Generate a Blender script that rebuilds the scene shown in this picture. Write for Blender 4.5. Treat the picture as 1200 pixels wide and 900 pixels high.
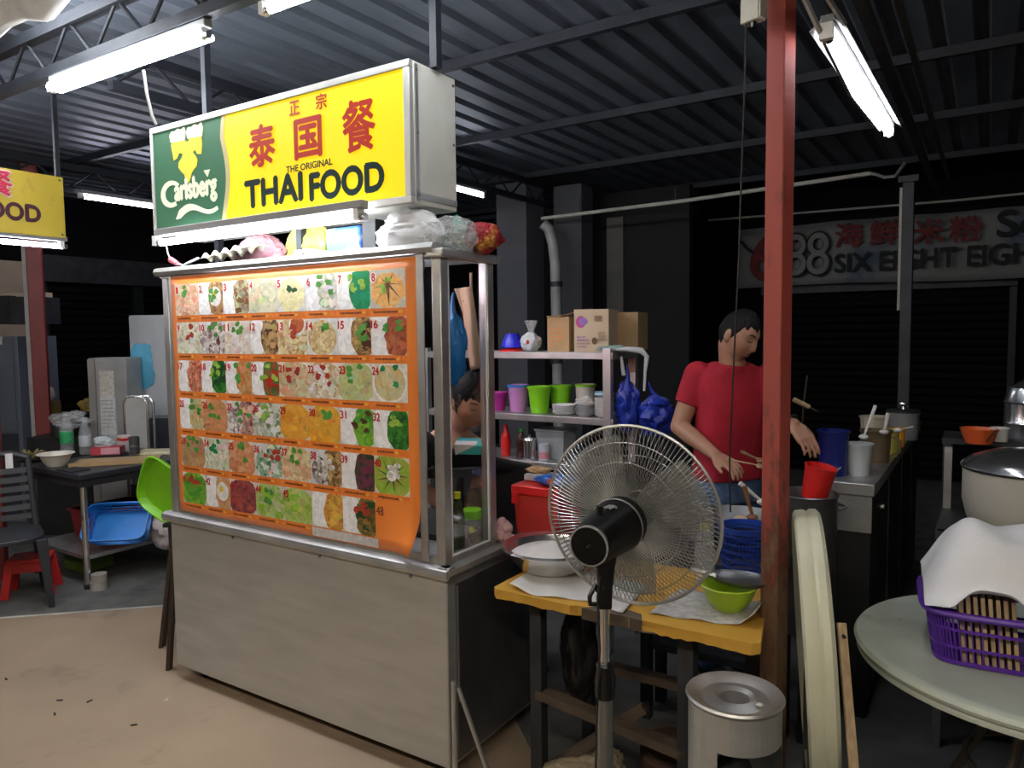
import bpy, bmesh, math, random
from mathutils import noise as mnoise
from mathutils import Vector, Matrix, Euler, Quaternion
random.seed(7)
for o in list(bpy.data.objects): bpy.data.objects.remove(o)
SC = bpy.context.scene
COL = SC.collection
PI = math.pi
R = math.radians

# ------------------------------------------------------------------ camera
FPX, PITCH, ROLL, CAMH = 870.0, R(3.945), R(0.67), 1.6
fw = Vector((0, math.cos(PITCH), -math.sin(PITCH)))
rt0 = Vector((1, 0, 0)); up0 = rt0.cross(fw)
rt = rt0*math.cos(ROLL) - up0*math.sin(ROLL)
up = rt0*math.sin(ROLL) + up0*math.cos(ROLL)
cd = bpy.data.cameras.new('camera'); cam = bpy.data.objects.new('camera', cd); COL.objects.link(cam)
cd.sensor_width = 36; cd.sensor_fit = 'HORIZONTAL'; cd.lens = 36*FPX/1200; cd.clip_start = .05; cd.clip_end = 200
mr = Matrix((rt, up, -fw)).transposed()
cam.matrix_world = Matrix.Translation((0, 0, CAMH)) @ mr.to_4x4()
SC.camera = cam
# ------------------------------------------------------------------ world, exposure
wd = bpy.data.worlds.new('night'); SC.world = wd; wd.use_nodes = True
bg = wd.node_tree.nodes['Background']; bg.inputs[0].default_value = (.35, .42, .55, 1); bg.inputs[1].default_value = .004
SC.view_settings.view_transform = 'Standard'; SC.view_settings.look = 'None'
SC.view_settings.exposure = 0.0; SC.view_settings.gamma = 1; SC.view_settings.use_curve_mapping = False
TUBE = 72.0      # radiance of the fluorescent tubes

# ------------------------------------------------------------------ frames
CP = Vector((0, 0, CAMH))
def ray(x, y): return fw + rt*((x-600)/FPX) - up*((y-450)/FPX)
def W(x, y, d):                      # point seen at that pixel, d metres ahead
    v = ray(x, y); return CP + v*(d/v.y)
def G(x, y, z):                      # point seen at that pixel at height z
    v = ray(x, y); return CP + v*((z-CAMH)/v.z)
TH = R(-32.77)                       # the market hall is turned by this angle
O = Vector((-.233, 2.5, 0))          # foot of the stall's front right corner
RX = Vector((math.cos(TH), math.sin(TH), 0)); RY = Vector((-math.sin(TH), math.cos(TH), 0))
def L(a, b, z=0.0): return O + RX*a + RY*b + Vector((0, 0, z))
V = Vector

# ------------------------------------------------------------------ materials
MATS = {}
def nt(name):
    m = bpy.data.materials.new(name); m.use_nodes = True
    return m, m.node_tree, m.node_tree.nodes['Principled BSDF']
def mat(name, col, rough=.5, metal=0., var=.12, scale=6., bump=0., bscale=40., stain=None, stretch=None, trans=0., alpha=1., spec=.5, sub=0., coat=0.):
    """procedural material: base colour with noise variation, optional stains and fine relief"""
    if name in MATS: return MATS[name]
    m, t, p = nt(name); N = t.nodes; K = t.links
    tc = N.new('ShaderNodeTexCoord'); src = tc.outputs['Object']
    if stretch:
        mp = N.new('ShaderNodeMapping'); mp.inputs['Scale'].default_value = stretch; K.new(src, mp.inputs['Vector']); src = mp.outputs['Vector']
    nz = N.new('ShaderNodeTexNoise'); nz.inputs['Scale'].default_value = scale; nz.inputs['Detail'].default_value = 5; K.new(src, nz.inputs['Vector'])
    cr = N.new('ShaderNodeValToRGB')
    c = V(col[:3])
    cr.color_ramp.elements[0].position = .3; cr.color_ramp.elements[1].position = .7
    cr.color_ramp.elements[0].color = (*(c*(1-var)), 1); cr.color_ramp.elements[1].color = (*[min(1, k*(1+var)) for k in c], 1)
    K.new(nz.outputs['Fac'], cr.inputs['Fac']); out = cr.outputs['Color']
    if stain:
        scol, sscale, thr = stain
        n2 = N.new('ShaderNodeTexNoise'); n2.inputs['Scale'].default_value = sscale; n2.inputs['Detail'].default_value = 8; n2.inputs['Roughness'].default_value = .65
        K.new(src, n2.inputs['Vector'])
        mr_ = N.new('ShaderNodeMapRange'); mr_.inputs['From Min'].default_value = thr; mr_.inputs['From Max'].default_value = thr+.12; K.new(n2.outputs['Fac'], mr_.inputs['Value'])
        mx = N.new('ShaderNodeMix'); mx.data_type = 'RGBA'; mx.inputs['B'].default_value = (*scol, 1)
        K.new(mr_.outputs['Result'], mx.inputs['Factor']); K.new(out, mx.inputs['A']); out = mx.outputs['Result']
    K.new(out, p.inputs['Base Color'])
    p.inputs['Roughness'].default_value = rough; p.inputs['Metallic'].default_value = metal
    p.inputs['Specular IOR Level'].default_value = spec
    if trans: p.inputs['Transmission Weight'].default_value = trans
    if alpha < 1: p.inputs['Alpha'].default_value = alpha
    if sub: p.inputs['Subsurface Weight'].default_value = sub; p.inputs['Subsurface Radius'].default_value = (.012, .005, .003)
    if coat: p.inputs['Coat Weight'].default_value = coat
    if bump:
        n3 = N.new('ShaderNodeTexNoise'); n3.inputs['Scale'].default_value = bscale; n3.inputs['Detail'].default_value = 4; K.new(src, n3.inputs['Vector'])
        b = N.new('ShaderNodeBump'); b.inputs['Strength'].default_value = bump; b.inputs['Distance'].default_value = .01; K.new(n3.outputs['Fac'], b.inputs['Height']); K.new(b.outputs['Normal'], p.inputs['Normal'])
    MATS[name] = m; return m
def emat(name, col, s):
    if name in MATS: return MATS[name]
    m, t, p = nt(name)
    p.inputs['Base Color'].default_value = (*[c_*.35 for c_ in col], 1); p.inputs['Roughness'].default_value = .55; p.inputs['Specular IOR Level'].default_value = .15
    p.inputs['Emission Color'].default_value = (*col, 1); p.inputs['Emission Strength'].default_value = s
    MATS[name] = m; return m
def glassmat(name, tint, refl=.10, rough=.03):
    """thin clear sheet: mostly see-through with a fresnel reflection"""
    if name in MATS: return MATS[name]
    m = bpy.data.materials.new(name); m.use_nodes = True; t = m.node_tree; N = t.nodes; K = t.links; N.clear()
    o = N.new('ShaderNodeOutputMaterial'); tr = N.new('ShaderNodeBsdfTransparent'); tr.inputs[0].default_value = (*tint, 1)
    gl = N.new('ShaderNodeBsdfGlossy'); gl.inputs['Roughness'].default_value = rough
    lw = N.new('ShaderNodeLayerWeight'); lw.inputs[0].default_value = .25
    ad = N.new('ShaderNodeMath'); ad.operation = 'MULTIPLY'; ad.inputs[1].default_value = refl*5; K.new(lw.outputs['Fresnel'], ad.inputs[0])
    mx = N.new('ShaderNodeMixShader'); K.new(ad.outputs[0], mx.inputs[0]); K.new(tr.outputs[0], mx.inputs[1]); K.new(gl.outputs[0], mx.inputs[2]); K.new(mx.outputs[0], o.inputs[0])
    MATS[name] = m; return m
def filmmat(name, col, opac=.5, rough=.25):
    """thin translucent plastic"""
    if name in MATS: return MATS[name]
    m, t, p = nt(name); N = t.nodes; K = t.links
    nz = N.new('ShaderNodeTexNoise'); nz.inputs['Scale'].default_value = 14; nz.inputs['Detail'].default_value = 4
    mp = N.new('ShaderNodeMapRange'); mp.inputs['To Min'].default_value = max(0, opac-.1); mp.inputs['To Max'].default_value = min(1, opac+.1)
    K.new(nz.outputs['Fac'], mp.inputs['Value']); K.new(mp.outputs['Result'], p.inputs['Alpha'])
    p.inputs['Base Color'].default_value = (*col, 1); p.inputs['Roughness'].default_value = rough
    b = N.new('ShaderNodeBump'); b.inputs['Strength'].default_value = .4; b.inputs['Distance'].default_value = .01; K.new(nz.outputs['Fac'], b.inputs['Height']); K.new(b.outputs['Normal'], p.inputs['Normal'])
    MATS[name] = m; return m
def printmat(name='print', emit=0.):
    """printed matter: two ink colours per face (CA, CB) broken up by fine cells"""
    if name in MATS: return MATS[name]
    m, t, p = nt(name); N = t.nodes; K = t.links
    a = N.new('ShaderNodeAttribute'); a.attribute_name = 'CA'; b = N.new('ShaderNodeAttribute'); b.attribute_name = 'CB'
    tc = N.new('ShaderNodeTexCoord')
    nz = N.new('ShaderNodeTexNoise'); nz.inputs['Scale'].default_value = 30; K.new(tc.outputs['Object'], nz.inputs['Vector'])
    ma = N.new('ShaderNodeVectorMath'); ma.operation = 'MULTIPLY_ADD'; ma.inputs[1].default_value = (.04, .04, .04); K.new(nz.outputs['Color'], ma.inputs[0]); K.new(tc.outputs['Object'], ma.inputs[2])
    vo = N.new('ShaderNodeTexVoronoi'); vo.inputs['Scale'].default_value = 62; K.new(ma.outputs[0], vo.inputs['Vector'])
    sp = N.new('ShaderNodeSeparateColor'); K.new(vo.outputs['Color'], sp.inputs[0])
    mx = N.new('ShaderNodeMix'); mx.data_type = 'RGBA'; K.new(sp.outputs[0], mx.inputs['Factor']); K.new(a.outputs['Color'], mx.inputs['A']); K.new(b.outputs['Color'], mx.inputs['B'])
    mr_ = N.new('ShaderNodeMapRange'); mr_.inputs['To Min'].default_value = .86; mr_.inputs['To Max'].default_value = 1.08; K.new(sp.outputs[1], mr_.inputs['Value'])
    vm = N.new('ShaderNodeVectorMath'); vm.operation = 'SCALE'; K.new(mx.outputs['Result'], vm.inputs[0]); K.new(mr_.outputs['Result'], vm.inputs['Scale'])
    K.new(vm.outputs[0], p.inputs['Base Color']); p.inputs['Roughness'].default_value = .4
    MATS[name] = m; return m

STEEL = mat('stainless', (.55, .56, .545), .36, .62, .10, 3, .05, 90, stretch=(1, 1, 6))
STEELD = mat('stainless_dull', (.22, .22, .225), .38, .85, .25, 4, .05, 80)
STEELW = mat('stainless_worn', (.50, .50, .49), .42, .85, .18, 8, .08, 60)
CHROME = mat('chrome', (.72, .72, .72), .2, .95, .06, 8)
ALU = mat('aluminium', (.55, .55, .54), .38, .8, .08, 9)
GREYP = mat('grey_paint', (.66, .65, .58), .5, .0, .08, 7, stain=((.32, .28, .2), 9, .66))
IRON = mat('dark_iron', (.035, .037, .042), .55, .3, .3, 9, .1, 60)
IRONB = mat('blue_grey_iron', (.019, .022, .029), .55, .3, .25, 9, .1, 60)
ROOFM = mat('roof_zinc', (.155, .175, .21), .5, .5, .22, 2.5, .08, 30, stain=((.10, .095, .09), 3.5, .62), stretch=(3, .6, 1))
REDP = mat('red_oxide_paint', (.36, .066, .046), .5, 0, .22, 6, .12, 50, stain=((.10, .035, .022), 5, .6))
REDP2 = mat('red_post_paint', (.22, .035, .03), .5, 0, .15, 6, .1, 40)
CONC = mat('concrete_dark', (.105, .105, .098), .85, 0, .3, 5, .3, 60, stain=((.045, .043, .04), 2.2, .58))
BEIGE = mat('concrete_beige', (.30, .222, .15), .75, 0, .16, 1.3, .12, 45, stain=((.19, .145, .10), 1.9, .56))
BLACKP = mat('black_plastic', (.006, .006, .0065), .28, 0, .2, 12)
BLACKR = mat('black_matte', (.016, .016, .017), .6, 0, .3, 12, .1, 40)
WHITEP = mat('white_plastic', (.72, .72, .70), .4, 0, .06, 9)
CREAMP = mat('cream_plastic', (.62, .62, .46), .45, 0, .1, 5, .03, 30, stain=((.42, .40, .28), 7, .66))
GREENLT = mat('pale_green_plastic', (.47, .51, .43), .38, 0, .12, 5, .04, 30, stain=((.27, .27, .23), 6, .64))
PURPLE = mat('purple_plastic', (.10, .022, .36), .35, 0, .12, 9)
BLUEP = mat('blue_plastic', (.010, .05, .34), .32, 0, .12, 9)
NAVY = mat('navy_plastic', (.010, .018, .16), .3, 0, .2, 9)
SKYBLUE = mat('sky_blue_plastic', (.02, .22, .66), .35, 0, .12, 9)
REDPL = mat('red_plastic', (.62, .02, .018), .35, 0, .12, 7)
ORNG = mat('orange_plastic', (.72, .12, .03), .4, 0, .12, 7)
LIME = mat('lime_plastic', (.40, .60, .02), .35, 0, .08, 6)
LIMEG = mat('lime_green_plastic', (.20, .55, .012), .35, 0, .08, 6)
YELW = mat('yellow_board_paint', (.60, .33, .045), .55, 0, .16, 5, .15, 50, stain=((.22, .12, .04), 5.5, .62))
CARD = mat('cardboard', (.40, .26, .13), .8, 0, .1, 9, .05, 80)
CARDL = mat('cardboard_pale', (.52, .41, .28), .8, 0, .1, 9, .05, 80)
WOODD = mat('dark_wood', (.045, .028, .018), .7, 0, .35, 9, .2, 50, stretch=(6, 6, 1))
WOODL = mat('pale_wood', (.46, .33, .19), .65, 0, .2, 12, .1, 60, stretch=(6, 6, 1))
WOODR = mat('rough_wood', (.085, .06, .04), .8, 0, .45, 9, .3, 50)
PAPER = mat('paper', (.66, .64, .60), .8, 0, .06, 12, .1, 60)
NEWSP = mat('newsprint', (.50, .48, .45), .85, 0, .25, 42, .05, 60, stain=((.22, .20, .25), 22, .62))
CLOTHW = mat('white_cloth', (.76, .77, .80), .85, 0, .05, 9, .2, 220)
SKIN = mat('skin', (.50, .28, .19), .5, 0, .08, 14, .04, 120, sub=.1)
SKINM = mat('skin_tan', (.40, .21, .135), .5, 0, .08, 14, .04, 120, sub=.1)
HAIR = mat('black_hair', (.005, .004, .004), .6, 0, .4, 60, .5, 220, spec=.25)
LIPS = mat('lips', (.36, .13, .11), .45, 0, .05, 20)
TEERED = mat('red_cotton', (.36, .008, .024), .85, 0, .14, 8, .9, 11)
TEEBLK = mat('black_cotton', (.011, .010, .011), .85, 0, .2, 8, .25, 26)
JEANS = mat('blue_denim', (.055, .10, .20), .85, 0, .3, 30, .2, 200)
GLASS = glassmat('clear_glass', (.975, .985, .98), .045)
FILM = filmmat('clear_film', (.75, .77, .78), .32)
MILKY = filmmat('milky_plastic', (.72, .74, .75), .82, .35)
PET = filmmat('clear_bottle', (.80, .86, .86), .22, .12)
GREENFILM = filmmat('green_film', (.05, .36, .20), .8)
PINKFILM = filmmat('pink_film', (.46, .22, .26), .8)
BLUEFILM = filmmat('blue_film', (.012, .035, .36), .92)
AZUREFILM = filmmat('azure_film', (.01, .20, .55), .93)
TUBEM = emat('tube_glow', (.90, .94, 1.0), TUBE)
TUBEW = emat('tube_glow_violet', (.86, .84, 1.0), TUBE*.7)
TUBED = emat('tube_glow_old', (.88, .92, 1.0), TUBE*.40)
TUBEY = emat('tube_glow_warm', (1.0, .90, .76), TUBE*1.5)
PRINT = printmat()

def rustpost():
    """red oxide paint that has flaked to brown rust, mostly near the foot of the post"""
    m, t, p = nt('rusty_red_paint'); N = t.nodes; K = t.links
    tc = N.new('ShaderNodeTexCoord'); sp = N.new('ShaderNodeSeparateXYZ'); K.new(tc.outputs['Object'], sp.inputs[0])
    mp = N.new('ShaderNodeMapping'); mp.inputs['Scale'].default_value = (14, 14, 5); K.new(tc.outputs['Object'], mp.inputs['Vector'])
    nz = N.new('ShaderNodeTexNoise'); nz.inputs['Scale'].default_value = 1.6; nz.inputs['Detail'].default_value = 8; nz.inputs['Roughness'].default_value = .7; K.new(mp.outputs['Vector'], nz.inputs['Vector'])
    hz = N.new('ShaderNodeMapRange'); hz.inputs['From Min'].default_value = .75; hz.inputs['From Max'].default_value = 1.45; hz.inputs['To Min'].default_value = .16; hz.inputs['To Max'].default_value = -.14; K.new(sp.outputs['Z'], hz.inputs['Value'])
    ad = N.new('ShaderNodeMath'); K.new(nz.outputs['Fac'], ad.inputs[0]); K.new(hz.outputs['Result'], ad.inputs[1])
    cr = N.new('ShaderNodeValToRGB'); e = cr.color_ramp.elements; e[0].position = .44; e[0].color = (.34, .062, .045, 1); e[1].position = .70; e[1].color = (.20, .115, .065, 1)
    k = e.new(.56); k.color = (.13, .042, .026, 1); K.new(ad.outputs[0], cr.inputs['Fac']); K.new(cr.outputs['Color'], p.inputs['Base Color']); p.inputs['Roughness'].default_value = .6
    b = N.new('ShaderNodeBump'); b.inputs['Strength'].default_value = .25; b.inputs['Distance'].default_value = .004; K.new(nz.outputs['Fac'], b.inputs['Height']); K.new(b.outputs['Normal'], p.inputs['Normal'])
    return m
RUST = rustpost()
# ------------------------------------------------------------------ mesh builder
class MB:
    def __init__(s): s.v = []; s.f = []; s.M = Matrix()
    def at(s, loc=(0, 0, 0), rot=(0, 0, 0)): s.M = Matrix.Translation(loc) @ Euler(rot).to_matrix().to_4x4(); return s
    def add(s, vs, fs):
        n = len(s.v); s.v += [s.M @ V(p) for p in vs]; s.f += [tuple(i+n for i in f) for f in fs]; return s
    def box(s, x0, x1, y0, y1, z0, z1, tx=0, ty=0):
        # tx, ty: inward taper of the bottom
        return s.add([(x0+tx, y0+ty, z0), (x1-tx, y0+ty, z0), (x1-tx, y1-ty, z0), (x0+tx, y1-ty, z0), (x0, y0, z1), (x1, y0, z1), (x1, y1, z1), (x0, y1, z1)],
                     [(0, 3, 2, 1), (4, 5, 6, 7), (0, 1, 5, 4), (1, 2, 6, 5), (2, 3, 7, 6), (3, 0, 4, 7)])
    def bar(s, p0, p1, w, h, upv=(0, 0, 1)):
        p0, p1 = V(p0), V(p1); d = (p1-p0).normalized(); u = V(upv)
        if abs(d.dot(u)) > .98: u = V((1, 0, 0))
        a = d.cross(u).normalized()*w/2; b = a.cross(d).normalized()*h/2
        return s.add([p0-a-b, p0+a-b, p0+a+b, p0-a+b, p1-a-b, p1+a-b, p1+a+b, p1-a+b], [(0, 1, 2, 3), (7, 6, 5, 4), (0, 4, 5, 1), (1, 5, 6, 2), (2, 6, 7, 3), (3, 7, 4, 0)])
    def ring(s, c, a, b, n): return [V(c)+a*math.cos(2*PI*i/n)+b*math.sin(2*PI*i/n) for i in range(n)]
    def loft(s, rings, cap0=True, cap1=True):
        n = len(rings[0]); vs = [p for r_ in rings for p in r_]; fs = []
        for k in range(len(rings)-1):
            for i in range(n):
                j = (i+1) % n; fs.append((k*n+i, k*n+j, (k+1)*n+j, (k+1)*n+i))
        if cap0: fs.append(tuple(range(n-1, -1, -1)))
        if cap1: fs.append(tuple((len(rings)-1)*n+i for i in range(n)))
        return s.add(vs, fs)
    def cyl(s, p0, p1, r0, r1=None, n=16, caps=True):
        p0, p1 = V(p0), V(p1); d = (p1-p0).normalized(); u = V((0, 0, 1)) if abs(d.z) < .95 else V((1, 0, 0))
        a = u.cross(d).normalized(); b = d.cross(a); r1 = r0 if r1 is None else r1
        return s.loft([s.ring(p0, a*r0, b*r0, n), s.ring(p1, a*r1, b*r1, n)], caps, caps)
    def tube(s, pts, r, n=8, closed=False):
        pts = [V(p) for p in pts]; m = len(pts); rs = r if isinstance(r, (list, tuple)) else [r]*m; rings = []; pa = None
        for i, p in enumerate(pts):
            q = pts[(i+1) % m] if (closed or i < m-1) else p; o_ = pts[i-1] if (closed or i > 0) else p
            d = (q-o_).normalized()
            if pa is None: u = V((0, 0, 1)) if abs(d.z) < .9 else V((1, 0, 0)); a = u.cross(d).normalized()
            else: a = (pa - d*pa.dot(d)).normalized()
            pa = a; rings.append(s.ring(p, a*rs[i], d.cross(a)*rs[i], n))
        if closed: rings.append(rings[0]); return s.loft(rings, False, False)
        return s.loft(rings)
    def lathe(s, prof, n=32, c=(0, 0, 0), sx=1., sy=1., caps=None):
        rings = [[V((c[0]+r_*sx*math.cos(2*PI*i/n), c[1]+r_*sy*math.sin(2*PI*i/n), c[2]+z)) for i in range(n)] for r_, z in prof]
        if caps is None: caps = not (prof[0][0] > 1e-4 and prof[-1][0] > 1e-4)
        return s.loft(rings, caps and prof[0][0] > 1e-4, caps and prof[-1][0] > 1e-4)
    def ell(s, c, rad, n=20, m=12, q=None):
        rings = []
        for k in range(m+1):
            t = PI*(k/m); t = min(max(t, .02), PI-.02)
            rr = [V((rad[0]*math.sin(t)*math.cos(2*PI*i/n), rad[1]*math.sin(t)*math.sin(2*PI*i/n), -rad[2]*math.cos(t))) for i in range(n)]
            if q is not None: rr = [q @ p for p in rr]
            rings.append([V(c)+p for p in rr])
        return s.loft(rings)
    def cone(s, p0, r0, p1, r1, n=16):           # rounded cone for bodies
        p0, p1 = V(p0), V(p1); s.cyl(p0, p1, r0, r1, n); s.ell(p0, (r0,)*3, n, 8); s.ell(p1, (r1,)*3, n, 8); return s
    def prism(s, pts, y0, y1):                   # polygon in xz, extruded along y
        n = len(pts)
        vs = [(x, y0, z) for x, z in pts]+[(x, y1, z) for x, z in pts]
        return s.add(vs, [tuple(range(n)), tuple(range(2*n-1, n-1, -1))]+[(i, i+n, (i+1) % n+n, (i+1) % n) for i in range(n)])
    def grid(s, fn, nu, nv):
        vs = [fn(i/nu, j/nv) for j in range(nv+1) for i in range(nu+1)]
        return s.add(vs, [(j*(nu+1)+i, j*(nu+1)+i+1, (j+1)*(nu+1)+i+1, (j+1)*(nu+1)+i) for j in range(nv) for i in range(nu)])
    def mesh(s, name, smooth=35):
        me = bpy.data.meshes.new(name); me.from_pydata([tuple(p) for p in s.v], [], s.f); me.update()
        bm = bmesh.new(); bm.from_mesh(me); bmesh.ops.recalc_face_normals(bm, faces=bm.faces); bm.to_mesh(me); bm.free()
        if smooth:
            for p in me.polygons: p.use_smooth = True
            me.set_sharp_from_angle(angle=R(smooth))
        return me
    def build(s, name, m, parent=None, loc=None, rz=0., smooth=35, bevel=0., solid=0., subd=0, rot=None):
        return obj(name, s.mesh(name, smooth), m, parent, loc, rz, bevel, solid, subd, rot)
def obj(name, me, m, parent=None, loc=None, rz=0., bevel=0., solid=0., subd=0, rot=None):
    o = bpy.data.objects.new(name, me); COL.objects.link(o)
    if m is not None: me.materials.append(m)
    if parent is not None: o.parent = parent
    if loc is not None: o.location = loc
    o.rotation_euler = rot if rot is not None else (0, 0, rz)
    if solid: md = o.modifiers.new('solid', 'SOLIDIFY'); md.thickness = solid; md.offset = 0
    if bevel: md = o.modifiers.new('bevel', 'BEVEL'); md.width = bevel; md.segments = 2; md.limit_method = 'ANGLE'; md.angle_limit = R(40)
    if subd: md = o.modifiers.new('subd', 'SUBSURF'); md.levels = md.render_levels = subd
    return o
def tag(o, label=None, cat=None, group=None, kind=None):
    if label: o['label'] = label
    if cat: o['category'] = cat
    if group: o['group'] = group
    if kind: o['kind'] = kind
    return o
def thing(name, label, cat, loc=(0, 0, 0), rz=0., group=None, kind=None):
    o = bpy.data.objects.new(name, None); COL.objects.link(o); o.location = loc; o.rotation_euler = (0, 0, rz); o.empty_display_size = .1
    return tag(o, label, cat, group, kind)
def sub(name, parent, loc=(0, 0, 0), rz=0.):
    o = bpy.data.objects.new(name, None); COL.objects.link(o); o.parent = parent; o.location = loc; o.rotation_euler = (0, 0, rz); return o
def copytree(o, parent=None):
    c = o.copy(); COL.objects.link(c); c.parent = parent
    for ch in [k for k in bpy.data.objects if k.parent == o]: copytree(ch, c)
    return c
def struct(o): o['kind'] = 'structure'; return o
def evalmesh(o, name):
    dg = bpy.context.evaluated_depsgraph_get(); e = o.evaluated_get(dg)
    return bpy.data.meshes.new_from_object(e, preserve_all_data_layers=False, depsgraph=dg)
def text(s, box, m, parent, y=-.003, ext=.001, bold=0., shear=0., thick=0., name='lettering', skew=None, label=None, spacing=1.):
    """letters fitted into box=(x0,x1,z0,z1) of the parent's xz plane"""
    cu = bpy.data.curves.new('txt', 'FONT'); cu.body = s; cu.size = 1; cu.extrude = .01; cu.offset = bold; cu.shear = shear; cu.resolution_u = 4; cu.space_character = spacing
    o = bpy.data.objects.new('txt', cu); COL.objects.link(o); bpy.context.view_layer.update()
    me = evalmesh(o, name); bpy.data.objects.remove(o); bpy.data.curves.remove(cu)
    xs = [v.co.x for v in me.vertices]; ys = [v.co.y for v in me.vertices]
    x0, x1, y0, y1 = min(xs), max(xs), min(ys), max(ys)
    for v in me.vertices:
        x = box[0]+(v.co.x-x0)/(x1-x0)*(box[1]-box[0]); z = box[2]+(v.co.y-y0)/(y1-y0)*(box[3]-box[2])
        if skew: z += skew*(x-box[0])
        v.co = (x, y-(ext if v.co.z > 0 else 0), z)
    if thick:
        bm = bmesh.new()
        for dx, dz in ((0, 0), (thick, 0), (-thick, 0), (0, thick), (0, -thick)):
            n0 = len(bm.verts); bm.from_mesh(me); bm.verts.ensure_lookup_table()
            for v in bm.verts[n0:]: v.co.x += dx; v.co.z += dz; v.co.y += (abs(dx)+abs(dz))*.02
        bm.to_mesh(me); bm.free()
    me.materials.clear(); me.name = name
    o = obj(name, me, m, parent)
    if label: o['label'] = label
    return o
def coloured(faces, name, parent, loc=None, y0=-.0004, rz=0., layer=.0004):
    """flat print: faces=[(polygon in xz, colour A, colour B)], each a hair above the one before"""
    vs, fs, ca, cb = [], [], [], []
    for k, (poly, A, B) in enumerate(faces):
        n = len(vs); vs += [(x, y0-layer*k, z) for x, z in poly]; fs.append(tuple(range(n, n+len(poly))))
        ca += [(*A, 1)]*len(poly); cb += [(*B, 1)]*len(poly)
    me = bpy.data.meshes.new(name); me.from_pydata(vs, [], fs); me.update()
    for nm, cc in (('CA', ca), ('CB', cb)):
        at = me.color_attributes.new(nm, 'FLOAT_COLOR', 'CORNER')
        i = 0
        for p in me.polygons:
            for li in p.loop_indices: at.data[li].color = cc[me.loops[li].vertex_index]
    return obj(name, me, PRINT, parent, loc, rz)
def rect(x0, x1, z0, z1): return [(x0, z0), (x1, z0), (x1, z1), (x0, z1)]
def blob(cx, cz, rx, rz_, n=16, jit=.0, clip=None):
    pts = []
    for i in range(n):
        k = 1+random.uniform(-jit, jit); x = cx+rx*k*math.cos(2*PI*i/n); z = cz+rz_*k*math.sin(2*PI*i/n)
        if clip: x = min(max(x, clip[0]), clip[1]); z = min(max(z, clip[2]), clip[3])
        pts.append((x, z))
    return pts
def crumple(c, r, seed, amp=.25, n=36, m=24, flat=None):
    """a crumpled bag-like lump with creases"""
    b = MB(); rings = []; off = V((seed*1.37 % 17, seed*2.11 % 13, seed*.73 % 11))
    for k in range(m+1):
        t = min(max(PI*k/m, .05), PI-.05); rg = []
        for i in range(n):
            u = 2*PI*i/n; d_ = V((math.sin(t)*math.cos(u), math.sin(t)*math.sin(u), -math.cos(t)))
            d = 1+amp*(1.3*mnoise.noise(d_*1.6+off)+1.1*(.35-abs(mnoise.noise(d_*3.4+off)))+.8*(.3-abs(mnoise.noise(d_*7+off))))
            rg.append(V(c)+V((r[0]*d_.x*d, r[1]*d_.y*d, r[2]*d_.z*(1+(d-1)*.6))))
        rings.append(rg)
    return b.loft(rings)

# ================================================================== the setting
struct(MB().box(-16, 16, -6, 20, -.12, 0).build('floor', CONC))
ap = [(-9, 3.1), (-2.923, 4.116), (-2.056, 4.284), (-1.45, 4.40), (-.10, 3.35), (.05, 2.75), (.22, 2.2), (.22, -4), (-9, -4)]
b = MB(); n = len(ap); b.add([(x, y, .0) for x, y in ap]+[(x, y, .012) for x, y in ap], [tuple(range(n, 2*n))]+[(i, (i+1) % n, (i+1) % n+n, i+n) for i in range(n)])
struct(b.build('floor_slab', BEIGE, smooth=0))
b = MB()
for p, q in zip(ap[:3], ap[1:4]): b.bar((p[0], p[1]+.012, .008), (q[0], q[1]+.012, .008), .022, .016)
struct(b.build('trim_1', mat('chalky_edge', (.42, .40, .35), .8, var=.3), smooth=0))

# roof of corrugated zinc: every sheet its own piece, ribs run from front to back
ceil = struct(sub('ceiling', None, L(0, 0, 3.1), TH))
sh = MB(); prof = []
for k in range(4):
    x = k*.19; prof += [(x, 0), (x+.105, 0), (x+.125, .028), (x+.165, .028), (x+.185, 0)]
prof.append((.765, 0))
sh.add([(x, y, z) for y in (-5.2, 5.75) for x, z in prof], [(i, i+1, len(prof)+i+1, len(prof)+i) for i in range(len(prof)-1)])
shme = sh.mesh('roof_sheet', 0)
for k in range(-9, 8):
    o = obj('roof_sheet', shme, None if k > -9 else ROOFM, ceil, (k*.76, 0, .002*(k % 2)), solid=.0015)
for y in (-4.0, -2.65, -1.3, 1.38, 2.73, 4.08, 5.5):
    MB().box(-6.9, 6, y-.02, y+.02, -.055, -.003).build('purlin', IRONB, ceil, smooth=0)
def truss(p0, p1, h, n, m=IRONB):
    """lattice beam between two points of the ceiling's frame (bottom chord)"""
    t = sub('roof_truss', ceil); p0, p1 = V(p0), V(p1); u = V((0, 0, h))
    MB().bar(p0, p1, .045, .045).build('bottom_chord', m, t, smooth=0); MB().bar(p0+u, p1+u, .05, .05).build('top_chord', m, t, smooth=0)
    for i in range(n):
        a, c, d = p0.lerp(p1, i/n), p0.lerp(p1, (i+.5)/n), p0.lerp(p1, (i+1)/n)
        MB().tube([a, c+u], .009, 6).build('web_bar', m, t); MB().tube([c+u, d], .009, 6).build('web_bar', m, t)
    return t
truss((-6.8, -.176, -.29), (1.0, -.176, -.29), .19, 20)
truss((-4.85, -3, -.29), (-4.85, 5.5, -.29), .19, 18)
truss((-2.1, .1, -.27), (-2.1, 5.5, -.27), .17, 12)
truss((-6.8, 5.55, -.29), (-1.0, 5.55, -.29), .19, 13)
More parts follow.
